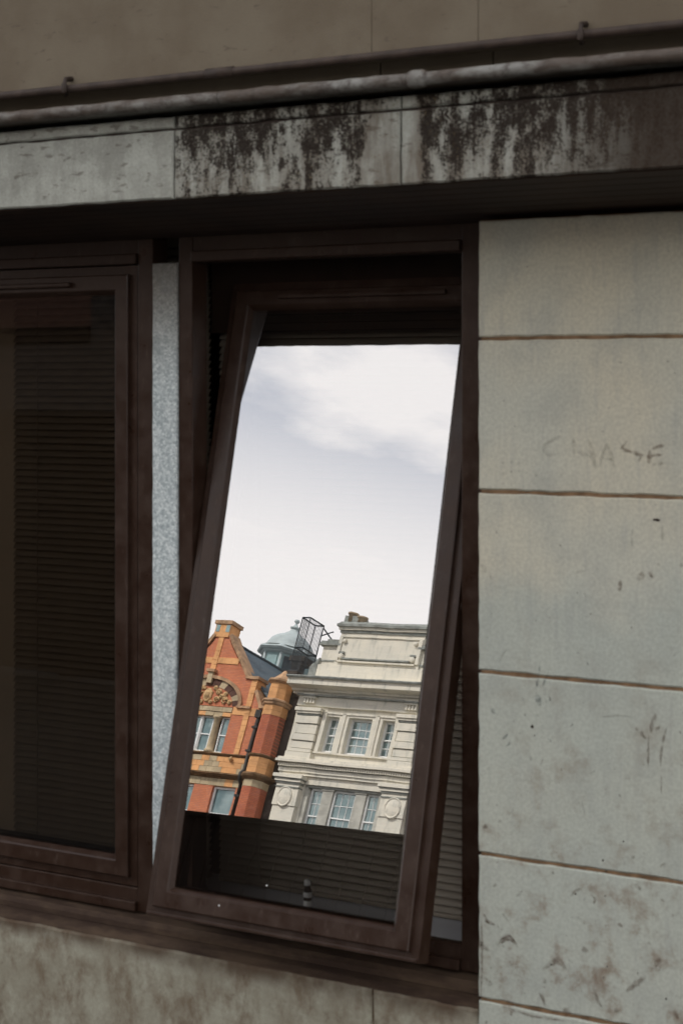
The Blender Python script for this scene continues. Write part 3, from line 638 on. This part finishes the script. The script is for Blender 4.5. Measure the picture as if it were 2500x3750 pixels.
# gable coping (both rakes), cap block and shoulders
for s in (1, -1):
    def mxx(x): return x if s == 1 else -4.4-x
    for a, b in (((-1.78, 23.45), (-1.45, 23.0)), ((-1.45, 23.0), (-0.78, 22.27)), ((-0.78, 22.27), (0.02, 21.36)), ((0.72, 20.72), (1.22, 19.98))):
        d = Vector((b[0]-a[0], b[1]-a[1])).normalized(); nn = Vector((-d.y, d.x))*0.17
        if nn.y < 0: nn = -nn
        poly = [(mxx(a[0]), a[1]), (mxx(b[0]), b[1]), (mxx(b[0]+nn.x), b[1]+nn.y), (mxx(a[0]+nn.x), a[1]+nn.y)]
        prism('coping', poly, -0.62, 0.09, 'gable_coping', rb)
    prism('shoulder', [(mxx(-0.05), 21.33), (mxx(0.30), 21.33), (mxx(0.30), 21.46), (mxx(-0.02), 21.46)], -0.6, 0.10, 'gable_coping', rb)
    box('shoulder', mxx(0.28), mxx(0.80), -0.65, 0.14, 21.30, 21.45, 'gable_coping', rb)
    courses(rb, min(mxx(0.38), mxx(0.72)), max(mxx(0.38), mxx(0.72)), 19.95, 21.29, 4, 1, -0.62, 0.05, 'terracotta', name='quoin')
    box('kneeler', mxx(1.18), mxx(1.85), -0.5, 0.10, 19.93, 20.07, 'gable_coping', rb)
box('gable_cap', -2.78, -1.84, -0.72, 0.06, 23.36, 24.02, 'terracotta', rb)
box('gable_cap', -2.86, -1.76, -0.78, 0.12, 24.02, 24.20, 'gable_coping', rb)
for x in (-2.78, -2.16): box('gable_inlay', x+0.07, x+0.30, 0.06, 0.075, 23.62, 23.98, 'dome_panel', rb)
# terracotta strips set in the gable
courses(rb, -2.42, -2.10, 21.7, 23.36, 7, 1, -0.02, 0.04, 'terracotta', name='terracotta_block')
courses(rb, -3.6, -2.43, 22.0, 22.32, 1, 0.5, -0.02, 0.035, 'terracotta', name='terracotta_block')
courses(rb, -2.09, -0.78, 22.0, 22.32, 1, 0.5, -0.02, 0.035, 'terracotta', name='terracotta_block')
courses(rb, 0.40, 0.74, 17.62, 19.9, 8, 1, -0.02, 0.05, 'terracotta', name='quoin')
courses(rb, -0.36, 1.26, 19.52, 19.92, 1, 0.55, -0.02, 0.03, 'terracotta', name='terracotta_block')
# arch over the main window: moulded rim, voussoirs, carved tympanum
ar = part('arch', parent=rb)
AX, AZ = -2.2, 19.95
def ell(rx, rz, a): return (AX+rx*math.cos(a), AZ+rz*math.sin(a))
NV = 13
for i in range(NV):
    a0 = math.pi*i/NV+0.006; a1 = math.pi*(i+1)/NV-0.006; st = 4
    poly = [ell(2.12, 1.27, a0+(a1-a0)*k/st) for k in range(st+1)] + [ell(1.72, 0.92, a1-(a1-a0)*k/st) for k in range(st+1)]
    prism('voussoir', poly, -0.06, 0.035 if i % 2 else 0.025, 'terracotta_grey' if i % 3 == 1 else 'dark_brick', ar)
for i in range(28):
    a0 = math.pi*i/28; a1 = math.pi*(i+1)/28
    if i % 2 == 0:
        a1 = math.pi*(i+2)/28; poly = [ell(2.32, 1.44, a0), ell(2.32, 1.44, (a0+a1)/2), ell(2.32, 1.44, a1), ell(2.13, 1.28, a1), ell(2.13, 1.28, (a0+a1)/2), ell(2.13, 1.28, a0)]
        prism('hood_mould', poly, -0.05, 0.13, 'gable_coping', ar)
prism('tympanum', [ell(1.74, 0.94, math.pi*k/24) for k in range(25)], -0.12, -0.02, 'carved_stone', ar)
lathe_o = lathe('cartouche', [(0.34, 0.0), (0.36, 0.05), (0.30, 0.12), (0.25, 0.10), (0.22, 0.12), (0.12, 0.19), (0.0, 0.21)], 0, 0, 'carved_stone', ar, 20)
lathe_o.rotation_euler = (R(-90), 0, 0); lathe_o.location = (-2.12, -0.03, 20.40); lathe_o.scale = (0.8, 1.0, 1.0)
def scroll(cx, cz, r, dr, turns, s, w=0.05):
    pts = [(cx+s*(r-dr*k/14)*math.cos(k*turns*2*math.pi/14), 0.03, cz+(r-dr*k/14)*math.sin(k*turns*2*math.pi/14)) for k in range(15)]
    tube('carved_scroll', pts, w, 'carved_stone', ar, 6)
rn = random.Random(3)
for s in (1, -1):
    for cx, cz, r in ((0.62, 20.18, 0.17), (0.66, 20.55, 0.16), (1.12, 20.17, 0.20), (1.08, 20.46, 0.13), (0.40, 20.75, 0.11), (1.45, 20.10, 0.12), (0.86, 20.36, 0.10), (0.30, 20.05, 0.10)):
        scroll(AX+0.06+s*cx, cz, r, r*0.75, 1.4, s)
    for k in range(12):
        a = rn.uniform(0.35, 1.5); rr = rn.uniform(0.5, 0.9)
        x, z = AX+s*1.6*rr*math.cos(a), AZ+0.05+0.85*rr*math.sin(a); d = rn.uniform(0, 3)
        tube('carved_leaf', [(x-0.08*math.cos(d), -0.02, z-0.08*math.sin(d)), (x, 0.05, z), (x+0.09*math.cos(d), 0.0, z+0.09*math.sin(d))], [0.02, 0.05, 0.02], 'carved_stone', ar, 6)
box('keystone', -2.36, -2.06, -0.05, 0.16, 20.98, 21.52, 'terracotta_grey', ar); box('keystone', -2.46, -1.96, -0.05, 0.24, 21.52, 21.66, 'gable_coping', ar)
for s in (1, -1): box('impost', AX+s*2.05, AX+s*2.95, -0.05, 0.14, 19.86, 19.97, 'gable_coping', ar)
# main window group under the arch
courses(rb, -4.02, -0.38, 19.62, 19.86, 1, 0.62, -0.3, 0.06, 'terracotta_grey', name='lintel_block')
courses(rb, -4.02, -0.38, 19.40, 19.61, 1, 0.5, -0.3, 0.03, 'terracotta', 'terracotta_grey', name='lintel_block')
for x0, x1 in ((-4.02, -3.42), (-2.92, -1.48), (-0.98, -0.38)):
    if x1-x0 > 1: win(rb, x0, (x0+x1)/2-0.04, 17.66, 19.40, -0.16, 1, 1); win(rb, (x0+x1)/2+0.04, x1, 17.66, 19.40, -0.16, 1, 1); box('mullion_post', (x0+x1)/2-0.05, (x0+x1)/2+0.05, -0.28, -0.12, 17.66, 19.40, 'white_paint', rb)
    else: win(rb, x0, x1, 17.66, 19.40, -0.16, 1, 1)
for x in (-3.17, -1.23):
    lathe('mullion_column', [(0.26, 17.62), (0.26, 17.74), (0.19, 17.80), (0.18, 17.9), (0.155, 19.2), (0.21, 19.28), (0.25, 19.33), (0.25, 19.40)], x, -0.12, 'terracotta_grey', rb, 10)
wb(-4.02, -0.38, 17.5, 17.66, 'terracotta_grey', -0.45, -0.03); wb(-4.02, -0.38, 17.66, 19.9, 'interior_dark', -0.6, -0.42)
# cornices and terracotta frieze
def corn(name, prof, x0, x1, mat, parent, m=0): return sweepx(name, prof, x0, x1, mat, parent)
corn('string_course', [(-0.1, 17.49), (0.06, 17.49), (0.10, 17.54), (0.13, 17.56), (0.13, 17.60), (-0.1, 17.62)], -9, 1.5, 'dark_moulding', rb)
courses(rb, -6.0, 1.30, 16.70, 17.48, 3, 0.46, -0.05, 0.03, 'terracotta', 'terracotta_grey', name='frieze_block')
corn('cornice', [(-0.1, 16.43), (0.08, 16.43), (0.12, 16.50), (0.20, 16.50), (0.22, 16.55), (0.30, 16.57), (0.30, 16.62), (-0.1, 16.72)], -9, 1.5, 'dark_moulding', rb)
courses(rb, -6.0, 1.30, 16.06, 16.42, 1, 0.50, -0.3, 0.02, 'terracotta_grey', 'terracotta', name='lintel_block')
tube('boss', [(-0.02+0.42, 0.10, 17.46), (0.40, 0.16, 17.36), (0.40, 0.10, 17.24)], [0.05, 0.10, 0.03], 'carved_stone', rb, 8)
for x0, x1 in ((-3.0, -1.46), (-0.32, 1.06)): win(rb, x0, x1, 14.2-0.6, 16.05, -0.14, 1, 1, frame=0.10); box('sill', x0-0.05, x1+0.05, -0.3, 0.08, 13.45, 13.6, 'terracotta', rb)
wb(-4.3, 1.2, 13.2, 16.05, 'interior_dark', -0.6, -0.42)
# corner turret with moulded bands and a stone cap
tu = part('turret', parent=rb)
TX, TY = 2.20, 0.02
def octa(name, z0, z1, r, mat, r1=None): return lathe(name, [(r, z0), (r1 or r, z1)], TX, TY, mat, tu, 8, smooth=False)
octa('shaft', 12.0, 16.08, 0.62, 'turret_brick'); octa('shaft', 16.082, 16.40, 0.625, 'terracotta_grey')
lathe('band', [(0.63, 16.402), (0.70, 16.46), (0.80, 16.53), (0.84, 16.62), (0.82, 16.68), (0.66, 16.74)], TX, TY, 'dark_moulding', tu, 8, smooth=False)
for k, (z0, z1) in enumerate(((16.742, 16.99), (17.0, 17.24), (17.25, 17.478))): octa('terracotta_drum', z0, z1, 0.635, 'terracotta')
lathe('band', [(0.64, 17.48), (0.72, 17.54), (0.74, 17.60), (0.63, 17.64)], TX, TY, 'dark_moulding', tu, 8, smooth=False)
octa('shaft', 17.642, 19.52, 0.60, 'turret_brick')
for z0, z1 in ((19.522, 19.75), (19.76, 19.998)): octa('terracotta_drum', z0, z1, 0.615, 'terracotta')
lathe('band', [(0.62, 20.0), (0.70, 20.05), (0.72, 20.14), (0.78, 20.18), (0.78, 20.25), (0.60, 20.32)], TX, TY, 'gable_coping', tu, 8, smooth=False)
for z0, z1 in ((20.322, 20.60), (20.61, 20.84), (20.85, 21.078)): octa('terracotta_drum', z0, z1, 0.56, 'terracotta')
lathe('band', [(0.57, 21.08), (0.66, 21.14), (0.72, 21.18), (0.72, 21.26), (0.62, 21.30)], TX, TY, 'gable_coping', tu, 8, smooth=False)
lathe('cap', [(0.54, 21.302), (0.42, 21.42), (0.18, 21.66), (0.08, 21.80), (0.0, 21.84)], TX, TY, 'gable_coping', tu, 8, smooth=False)
# rainwater pipe and hopper
dp = part('downpipe', parent=rb)
box('hopper', 1.28, 1.60, -0.02, 0.30, 19.42, 19.80, 'downpipe_black', dp); tube('pipe_run', [(1.44, 0.16, 19.45), (1.44, 0.16, 16.9), (1.44, 0.38, 16.7), (1.44, 0.38, 16.4), (1.44, 0.16, 16.2), (1.44, 0.16, 0.3)], 0.10, 'downpipe_black', dp, 8)
for z in (18.9, 17.75, 15.6, 14.3): box('bracket', 1.28, 1.60, 0.0, 0.28, z, z+0.10, 'downpipe_black', dp)
# party wall between turret and stone building, recess shadow put into its colour
box('party_wall', 2.46, 3.4, -1.2, -0.30, 0, 21.1, 'soot_shade_brick', rb); box('party_wall', 1.9, 2.5, -1.7, -0.45, 19.6, 21.75, 'soot_shade_brick', rb)
# slate roof behind the gable, ridge running straight back
def quad(name, pts, th, mat, parent):
    v = [Vector(p) for p in pts]; n = (v[1]-v[0]).cross(v[2]-v[0]).normalized()*th; v += [p-n for p in v[:4]]
    return obj(name, recalc(mesh(v, [(0,1,2,3),(7,6,5,4),(0,4,5,1),(1,5,6,2),(2,6,7,3),(3,7,4,0)])), mat, parent)
rf = part('roof', parent=rb)
quad('slates', [(2.45, -0.30, 19.75), (-2.2, -0.30, 23.42), (-2.2, -8.9, 23.42), (2.45, -8.9, 19.75)], 0.12, 'slate', rf)
quad('slates', [(-6.85, -0.30, 19.75), (-2.2, -0.30, 23.42), (-2.2, -8.9, 23.42), (-6.85, -8.9, 19.75)], 0.12, 'slate', rf)
tube('ridge', [(-2.2, -0.3, 23.44), (-2.2, -8.9, 23.44)], 0.09, 'iron', rf, 8)
prism('back_gable', [(-6.9, 0), (2.4, 0), (2.4, 19.7), (-2.2, 23.35), (-6.9, 19.7)], -9.2, -8.92, 'red_brick', rf)
box('end_wall', -9, -8.6, -8.8, -0.45, 0, 19.6, 'red_brick', rb)
prism('verge_wall', [(2.3, 0), (2.5, 0), (2.5, 19.6), (2.3, 19.6)], -8.8, -0.9, 'soot_shade_brick', rb)
# lead-domed lantern on the roof behind
cu = part('cupola', parent=rb)
DX, DY = -3.05, -6.2
lathe('drum', [(1.30, 22.4), (1.30, 24.5)], DX, DY, 'dome_panel', cu, 8, smooth=False)
for k in range(8):
    a = 2*math.pi*(k+0.5)/8; tube('corner_post', [(DX+1.31*math.cos(a), DY+1.31*math.sin(a), 22.4), (DX+1.31*math.cos(a), DY+1.31*math.sin(a), 24.5)], 0.09, 'dome_lead', cu, 6)
    b_ = 2*math.pi*k/8; q = Vector((math.cos(b_), math.sin(b_), 0)); pn = box('louvre', -0.30, 0.30, -0.02, 0.03, 23.3, 24.3, 'iron' if k % 2 else 'dome_panel', cu); pn.location = (DX+q.x*1.21, DY+q.y*1.21, 0); pn.rotation_euler = (0, 0, b_-R(90))
lathe('eaves', [(1.32, 24.42), (1.45, 24.48), (1.50, 24.55), (1.62, 24.57), (1.70, 24.66), (1.56, 24.80)], DX, DY, 'dome_lead', cu, 8, smooth=False)
lathe('dome', [(1.56, 24.80), (1.32, 24.88), (1.24, 25.10), (1.10, 25.36), (0.84, 25.58), (0.52, 25.74), (0.28, 25.92), (0.17, 26.10)], DX, DY, 'dome_lead', cu, 16)
lathe('finial', [(0.15, 26.08), (0.27, 26.13), (0.27, 26.19), (0.15, 26.24), (0.08, 26.36), (0.06, 26.44), (0.13, 26.48), (0.15, 26.55), (0.10, 26.63), (0.0, 26.66)], DX, DY, 'dome_lead', cu, 12)
# dark chimney behind the cage
ck = part('chimney', parent=rb)
box('stack', 1.02, 1.50, -2.2, -1.75, 20.0, 22.75, 'soot_shade_brick', ck); box('corbel', 0.94, 1.62, -2.3, -1.72, 22.752, 22.92, 'soot_shade_brick', ck); box('corbel', 0.82, 1.74, -2.4, -1.66, 22.922, 23.18, 'soot_shade_brick', ck)

# caged roof ladder
def on_row(x, y, z): return A0+Vector((x*math.cos(PHI)-y*math.sin(PHI), x*math.sin(PHI)+y*math.cos(PHI), z))
rc = thing('roof_cage', 'tall dark metal cage of upright bars on the roof between the two buildings', 'cage', on_row(2.19, -1.05, 22.0), PHI)
cx0, cx1, cy0, cy1, cz = -0.25, 0.25, -0.57, 0.55, 2.72
cor = [(cx0, cy0), (cx1, cy0), (cx1, cy1), (cx0, cy1)]
for x, y in cor: bars('post', [((x, y, 0), (x, y, cz))], 0.028, 'iron', rc)
for z in (0.03, 1.2, cz): bars('hoop', [((cor[i][0], cor[i][1], z), (cor[(i+1) % 4][0], cor[(i+1) % 4][1], z)) for i in range(4)], 0.028, 'iron', rc)
for i in range(1, 11):
    y = cy0+(cy1-cy0)*i/11
    for x in (cx0, cx1): bars('upright', [((x, y, 0), (x, y, cz))], 0.010, 'iron', rc)
for i in range(1, 5):
    x = cx0+(cx1-cx0)*i/5; bars('upright', [((x, cy1, 0), (x, cy1, cz))], 0.010, 'iron', rc)
bars('stay', [((cx1, cy0, 1.9), (2.0, cy0-0.3, 1.5)), ((cx1, cy0, cz-0.5), (0.75, cy0-0.2, cz-0.2)), ((cx1, cy0, cz-0.1), (1.3, cy0-0.3, 1.6))], 0.025, 'iron', rc)
box('footing', cx0-0.1, cx1+0.1, cy0-0.1, cy1+0.1, -0.15, 0.0, 'soot_shade_brick', rc)

# ================================================================ pale stone building across the street
wb_ = thing('stone_building', 'pale grey stone building with a big blank attic and dentil cornice', 'building', A0, PHI)
XL, XR, XM = 3.42, 10.94, 7.18
ww = part('wall', parent=wb_)
def st(name, x0, x1, y0, y1, z0, z1, mat='portland', parent=None): return box(name, x0, x1, y0, y1, z0, z1, mat, parent or ww)
st('ashlar', XL, XR, -0.9, 0.0, 0, 12.6); st('ashlar', XL, 5.02, -0.9, 0.0, 12.6, 16.9); st('ashlar', 9.34, XR, -0.9, 0.0, 12.6, 16.9)
st('ashlar', XL, XR, -0.9, -0.01, 16.9, 18.10); st('ashlar', XL, 5.2, -0.9, 0.0, 18.10, 20.2); st('ashlar', 9.16, XR, -0.9, 0.0, 18.10, 20.2)
st('ashlar', 5.2, 9.16, -0.9, -0.05, 19.90, 20.2); st('frieze', XL+0.02, XR-0.02, -0.9, 0.10, 20.2, 20.75)
st('flank', XL, XL+0.3, -9, -0.9, 0, 21.1, 'soot_shade_brick'); st('flank', XR-0.3, XR, -9, -0.9, 0, 21.1); st('roof_slab', XL, XR, -9, -0.62, 21.12, 21.3, 'stained_stone')
for s in (1, -1):
    X = lambda x: x if s == 1 else 2*XM-x
    # lower pilaster with its roundel
    a, b = sorted((X(3.60), X(4.86))); pl = part('pilaster', parent=wb_)
    st('shaft', a, b, -0.05, 0.22, 12.0, 15.45, parent=pl); st('shaft', a-0.04, b+0.04, -0.05, 0.27, 15.452, 16.28, parent=pl)
    st('necking', a-0.06, b+0.06, -0.05, 0.32, 16.285, 16.34, 'stained_stone', pl); st('necking', a-0.03, b+0.03, -0.05, 0.29, 16.345, 16.46, parent=pl)
    st('capital', a-0.08, b+0.08, -0.05, 0.34, 16.465, 16.54, 'stained_stone', pl); st('capital', a-0.13, b+0.13, -0.05, 0.40, 16.545, 16.65, parent=pl); st('capital', a-0.17, b+0.17, -0.05, 0.44, 16.655, 16.70, 'stained_stone', pl); st('capital', a-0.22, b+0.22, -0.05, 0.49, 16.705, 16.86, parent=pl)
    ro = lathe('roundel', [(0.46, 0.0), (0.46, 0.10), (0.44, 0.13), (0.40, 0.13), (0.385, 0.09), (0.36, 0.10), (0.2, 0.135), (0.0, 0.14)], 0, 0, 'portland', pl, 28)
    ro.rotation_euler = (R(-90), 0, 0); ro.location = ((a+b)/2-0.04*s, 0.20, 15.86); ro.scale = (0.94, 1.05, 1.0)
    # rusticated pilaster of the upper storey
    pu = part('pilaster', parent=wb_); a, b = sorted((X(3.72), X(4.94)))
    zs = [17.68, 18.16, 18.52, 18.86, 19.33, 19.72]
    st('plinth', a-0.12, b+0.12, -0.05, 0.28, 17.66, 17.96, parent=pu)
    for i in range(5): e_ = 0.06 if i % 2 == 0 else 0.0; st('rustic_block', a-e_, b+e_*0.5, -0.05, 0.17+e_, max(zs[i], 17.97)+0.022, zs[i+1]-0.022, parent=pu)
    st('shaft', a+0.03, b-0.03, -0.05, 0.14, 17.9, 19.72, 'stained_stone', pu)
    st('capital', a-0.04, b+0.04, -0.05, 0.24, 19.725, 19.80, 'stained_stone', pu); st('capital', a-0.08, b+0.08, -0.05, 0.30, 19.805, 19.90, parent=pu); st('capital', a-0.13, b+0.13, -0.05, 0.36, 19.905, 20.06, parent=pu)
    st('bracket', a+0.10, a+0.80, 0.05, 0.30, 20.52, 20.74, parent=pu); st('bracket', a+0.06, a+0.84, 0.05, 0.36, 20.60, 20.68, 'stained_stone', pu)
    for i in range(4):
        gx = a+0.20+i*0.165; prism('gutta', [(gx-0.04, 20.52), (gx+0.04, 20.52), (gx+0.06, 20.30), (gx-0.06, 20.30)], 0.08, 0.24, 'portland', pu)
# lower opening: lintel, splayed reveals, stone mullions, three lights
st('lintel', 4.9, 9.46, -0.4, 0.06, 16.56, 16.9); prism('reveal', [(4.98, 12.6), (5.24, 12.6), (5.24, 16.30), (5.10, 16.55), (4.98, 16.56)], -0.5, -0.04, 'shaft_stone', ww); prism('reveal', [(9.38, 12.6), (9.12, 12.6), (9.12, 16.30), (9.26, 16.55), (9.38, 16.56)], -0.5, -0.04, 'shaft_stone', ww)
st('soffit_panel', 5.0, 9.36, -0.5, -0.03, 16.46, 16.555, 'stained_stone')
for a, b in ((5.98, 6.56), (7.80, 8.38)): st('mullion', a, b, -0.42, -0.10, 12.6, 16.40, 'shaft_stone'); st('mullion_cap', a-0.05, b+0.05, -0.42, -0.06, 16.402, 16.455, 'shaft_stone')
for a, b, c_ in ((5.26, 5.98, 2), (6.57, 7.79, 3), (8.39, 9.10, 2)): win(wb_, a, b, 14.0, 16.455, -0.20, c_, 2, frame=0.085, bar=0.036)
st('room_back', 5.0, 9.36, -1.2, -1.1, 12.6, 20.0, 'interior_dark')
# entablature between the storeys: fasciae, dentils, cornice
st('fascia', XL+0.04, XR-0.04, -0.1, 0.18, 16.905, 17.03); st('fascia', XL, XR, -0.1, 0.24, 17.035, 17.22)
st('dentil_bed', XL-0.02, XR+0.02, -0.1, 0.28, 17.225, 17.42, 'stained_stone')
dm = boxmesh(-0.043, 0.043, 0.28, 0.38, 17.25, 17.39); dm.materials.append(M['portland'])
nd = 58
for i in range(nd): obj('dentil', dm, None, ww, (XL+(XR-XL)*(i+0.5)/nd, 0, 0))
st('cornice', XL-0.10, XR+0.10, -0.1, 0.50, 17.425, 17.54); st('cornice', XL-0.05, XR+0.05, -0.1, 0.42, 17.545, 17.65)
# upper three windows
for a, b, c_ in ((5.26, 5.98, 2), (6.54, 7.86, 3), (8.40, 9.12, 2)): win(wb_, a, b, 18.14, 19.80, -0.22, c_, 2, frame=0.085, bar=0.036)
for a, b, y in ((5.06, 5.26, 0.04), (5.98, 6.54, 0.04), (7.86, 8.40, 0.04), (9.12, 9.34, 0.04)):
    st('architrave', a, b, -0.4, y, 18.10, 19.86); m_ = (a+b)/2; st('architrave', m_-0.10, m_+0.10, y, y+0.05, 18.10, 19.98)
st('head', 5.07, 9.33, -0.4, 0.035, 19.80, 19.90); st('head', 5.0, 9.36, -0.4, 0.09, 19.905, 20.0); st('window_sill', 5.0, 9.36, -0.4, 0.10, 18.02, 18.095)
# main cornice
sweepx('main_cornice', [(-0.6, 20.75), (0.14, 20.75), (0.18, 20.83), (0.30, 20.86), (0.34, 20.94), (0.76, 21.0), (0.80, 21.02), (0.80, 21.27), (0.86, 21.29), (0.90, 21.34), (0.90, 21.38), (-0.6, 21.50)], XL-0.34, XR+0.34, 'portland', wb_)
sweepx('gutter_mould', [(0.78, 21.275), (0.905, 21.30), (0.935, 21.36), (0.92, 21.405), (0.78, 21.43)], XL-0.37, XR+0.37, 'stained_stone', wb_)
st('bed_mould', XL-0.05, XR+0.05, 0.10, 0.22, 20.66, 20.745, 'stained_stone', wb_)
for i in range(7): x = XL-0.2+i*1.35; box('joint_rib', x, x+0.02, 0.79, 0.806, 21.03, 21.265, 'stained_stone', wb_)
# attic: plinth, block with sunk panel, wings, coping
at = part('attic', parent=wb_)
st('plinth', 3.62, 10.74, -1.3, -0.02, 21.30, 22.28, parent=at); st('block', 4.82, 9.54, -1.5, -0.06, 22.285, 23.90, parent=at)
for x0, x1 in ((3.92, 4.815), (9.545, 10.44)):
    st('wing', x0, x1, -1.4, -0.14, 22.285, 23.22, parent=at); st('wing_cornice', x0-0.18, x1+0.18, -1.5, 0.02, 23.222, 23.32, 'stained_stone', at); st('wing_cornice', x0-0.12, x1+0.12, -1.45, -0.04, 23.325, 23.44, 'stained_stone', at); st('wing_top', x0, x1, -1.4, -0.3, 23.445, 23.62, 'stained_stone', at); st('wing_line', x0, x1, -0.14, -0.10, 22.46, 22.53, 'stained_stone', at)
for s in (1, -1):
    X = lambda x: x if s == 1 else 2*XM-x
    prism('scroll_buttress', [(X(3.54), 21.30), (X(3.95), 21.30), (X(3.95), 22.6), (X(3.86), 22.5), (X(3.78), 22.34), (X(3.62), 22.28), (X(3.54), 22.1)], -1.2, 0.0, 'stained_stone', at)
    st('panel_stile', *sorted((X(4.84), X(5.02))), -0.06, 0.01, 22.50, 23.72, parent=at)
    for zz, rr in ((23.46, 0.11), (22.70, 0.14)):
        dd = lathe('disc', [(rr, 0), (rr, 0.09), (rr*0.6, 0.13), (0, 0.13)], 0, 0, 'portland', at, 16); dd.rotation_euler = (R(-90), 0, 0); dd.location = (X(5.18), -0.05, zz)
    st('scroll_tab', *sorted((X(5.02), X(5.32))), -0.06, 0.05, 22.84, 22.92, 'stained_stone', at)
st('panel_rail', 5.02, 9.34, -0.06, 0.05, 22.43, 22.50, parent=at); st('panel_rail', 5.3, 9.06, -0.06, 0.06, 22.56, 22.63, 'stained_stone', at); st('panel_rail', 5.02, 9.34, -0.06, 0.0, 23.66, 23.72, parent=at)
st('coping', 4.76, 9.62, -1.6, 0.0, 23.88, 24.0, 'stained_stone', at); st('coping', 4.70, 9.68, -1.7, 0.08, 24.002, 24.13, 'portland', at); st('coping', 4.62, 9.76, -1.8, 0.18, 24.132, 24.25, 'stained_stone', at)
sweepx('coping_top', [(0.15, 24.252), (-0.1, 24.45), (-0.4, 24.56), (-1.2, 24.56), (-1.75, 24.252)], 4.64, 9.74, 'stained_stone', at)
st('chimney_base', 4.66, 5.55, -0.9, -0.22, 24.40, 24.80, 'stained_stone', at)
for x, h_ in ((4.98, 25.0), (5.56, 24.82)): lathe('chimney_pot', [(0.22, 24.5), (0.22, h_-0.12), (0.27, h_-0.10), (0.27, h_-0.02), (0.20, h_)], x, -0.4, 'chimney_clay', at, 12)

# ================================================================ plain brown-brick neighbour further along the row
nbk = thing('brick_terrace', 'plain dark brown brick terrace next to the gabled building', 'building', A0, PHI)
box('wall', -60, -9.05, -8, 0.0, 4.4, 15.0, 'dark_brick', nbk); box('shopfront', -60, -9.05, -8, 0.0, -0.1, 3.6, 'soot_shade_brick', nbk); box('fascia', -60, -9.05, -8, 0.15, 3.605, 4.395, 'fence_stain', nbk); box('parapet', -60.1, -9.0, -8, 0.1, 15.002, 15.5, 'stained_stone', nbk)
for r_ in range(2):
    for i in range(16): win(nbk, -58.6+i*3.1, -57.4+i*3.1, 8.6+r_*3.2, 10.4+r_*3.2, 0.09, 2, 1, frame=0.08)
nbr = thing('brick_terrace', 'plain dark brick terrace beyond the building with the blank attic', 'building', A0, PHI)
box('wall', 11.1, 75, -8, 0.0, 4.4, 17.0, 'dark_brick', nbr); box('shopfront', 11.1, 75, -8, 0.0, -0.3, 3.6, 'soot_shade_brick', nbr); box('fascia', 11.1, 75, -8, 0.15, 3.605, 4.395, 'fence_stain', nbr); box('parapet', 11.05, 75.1, -8, 0.2, 17.002, 17.6, 'stained_stone', nbr)
for r_ in range(3):
    for i in range(19): win(nbr, 12.6+i*3.3, 13.9+i*3.3, 5.6+r_*3.7, 8.0+r_*3.7, 0.09, 2, 1, frame=0.08)
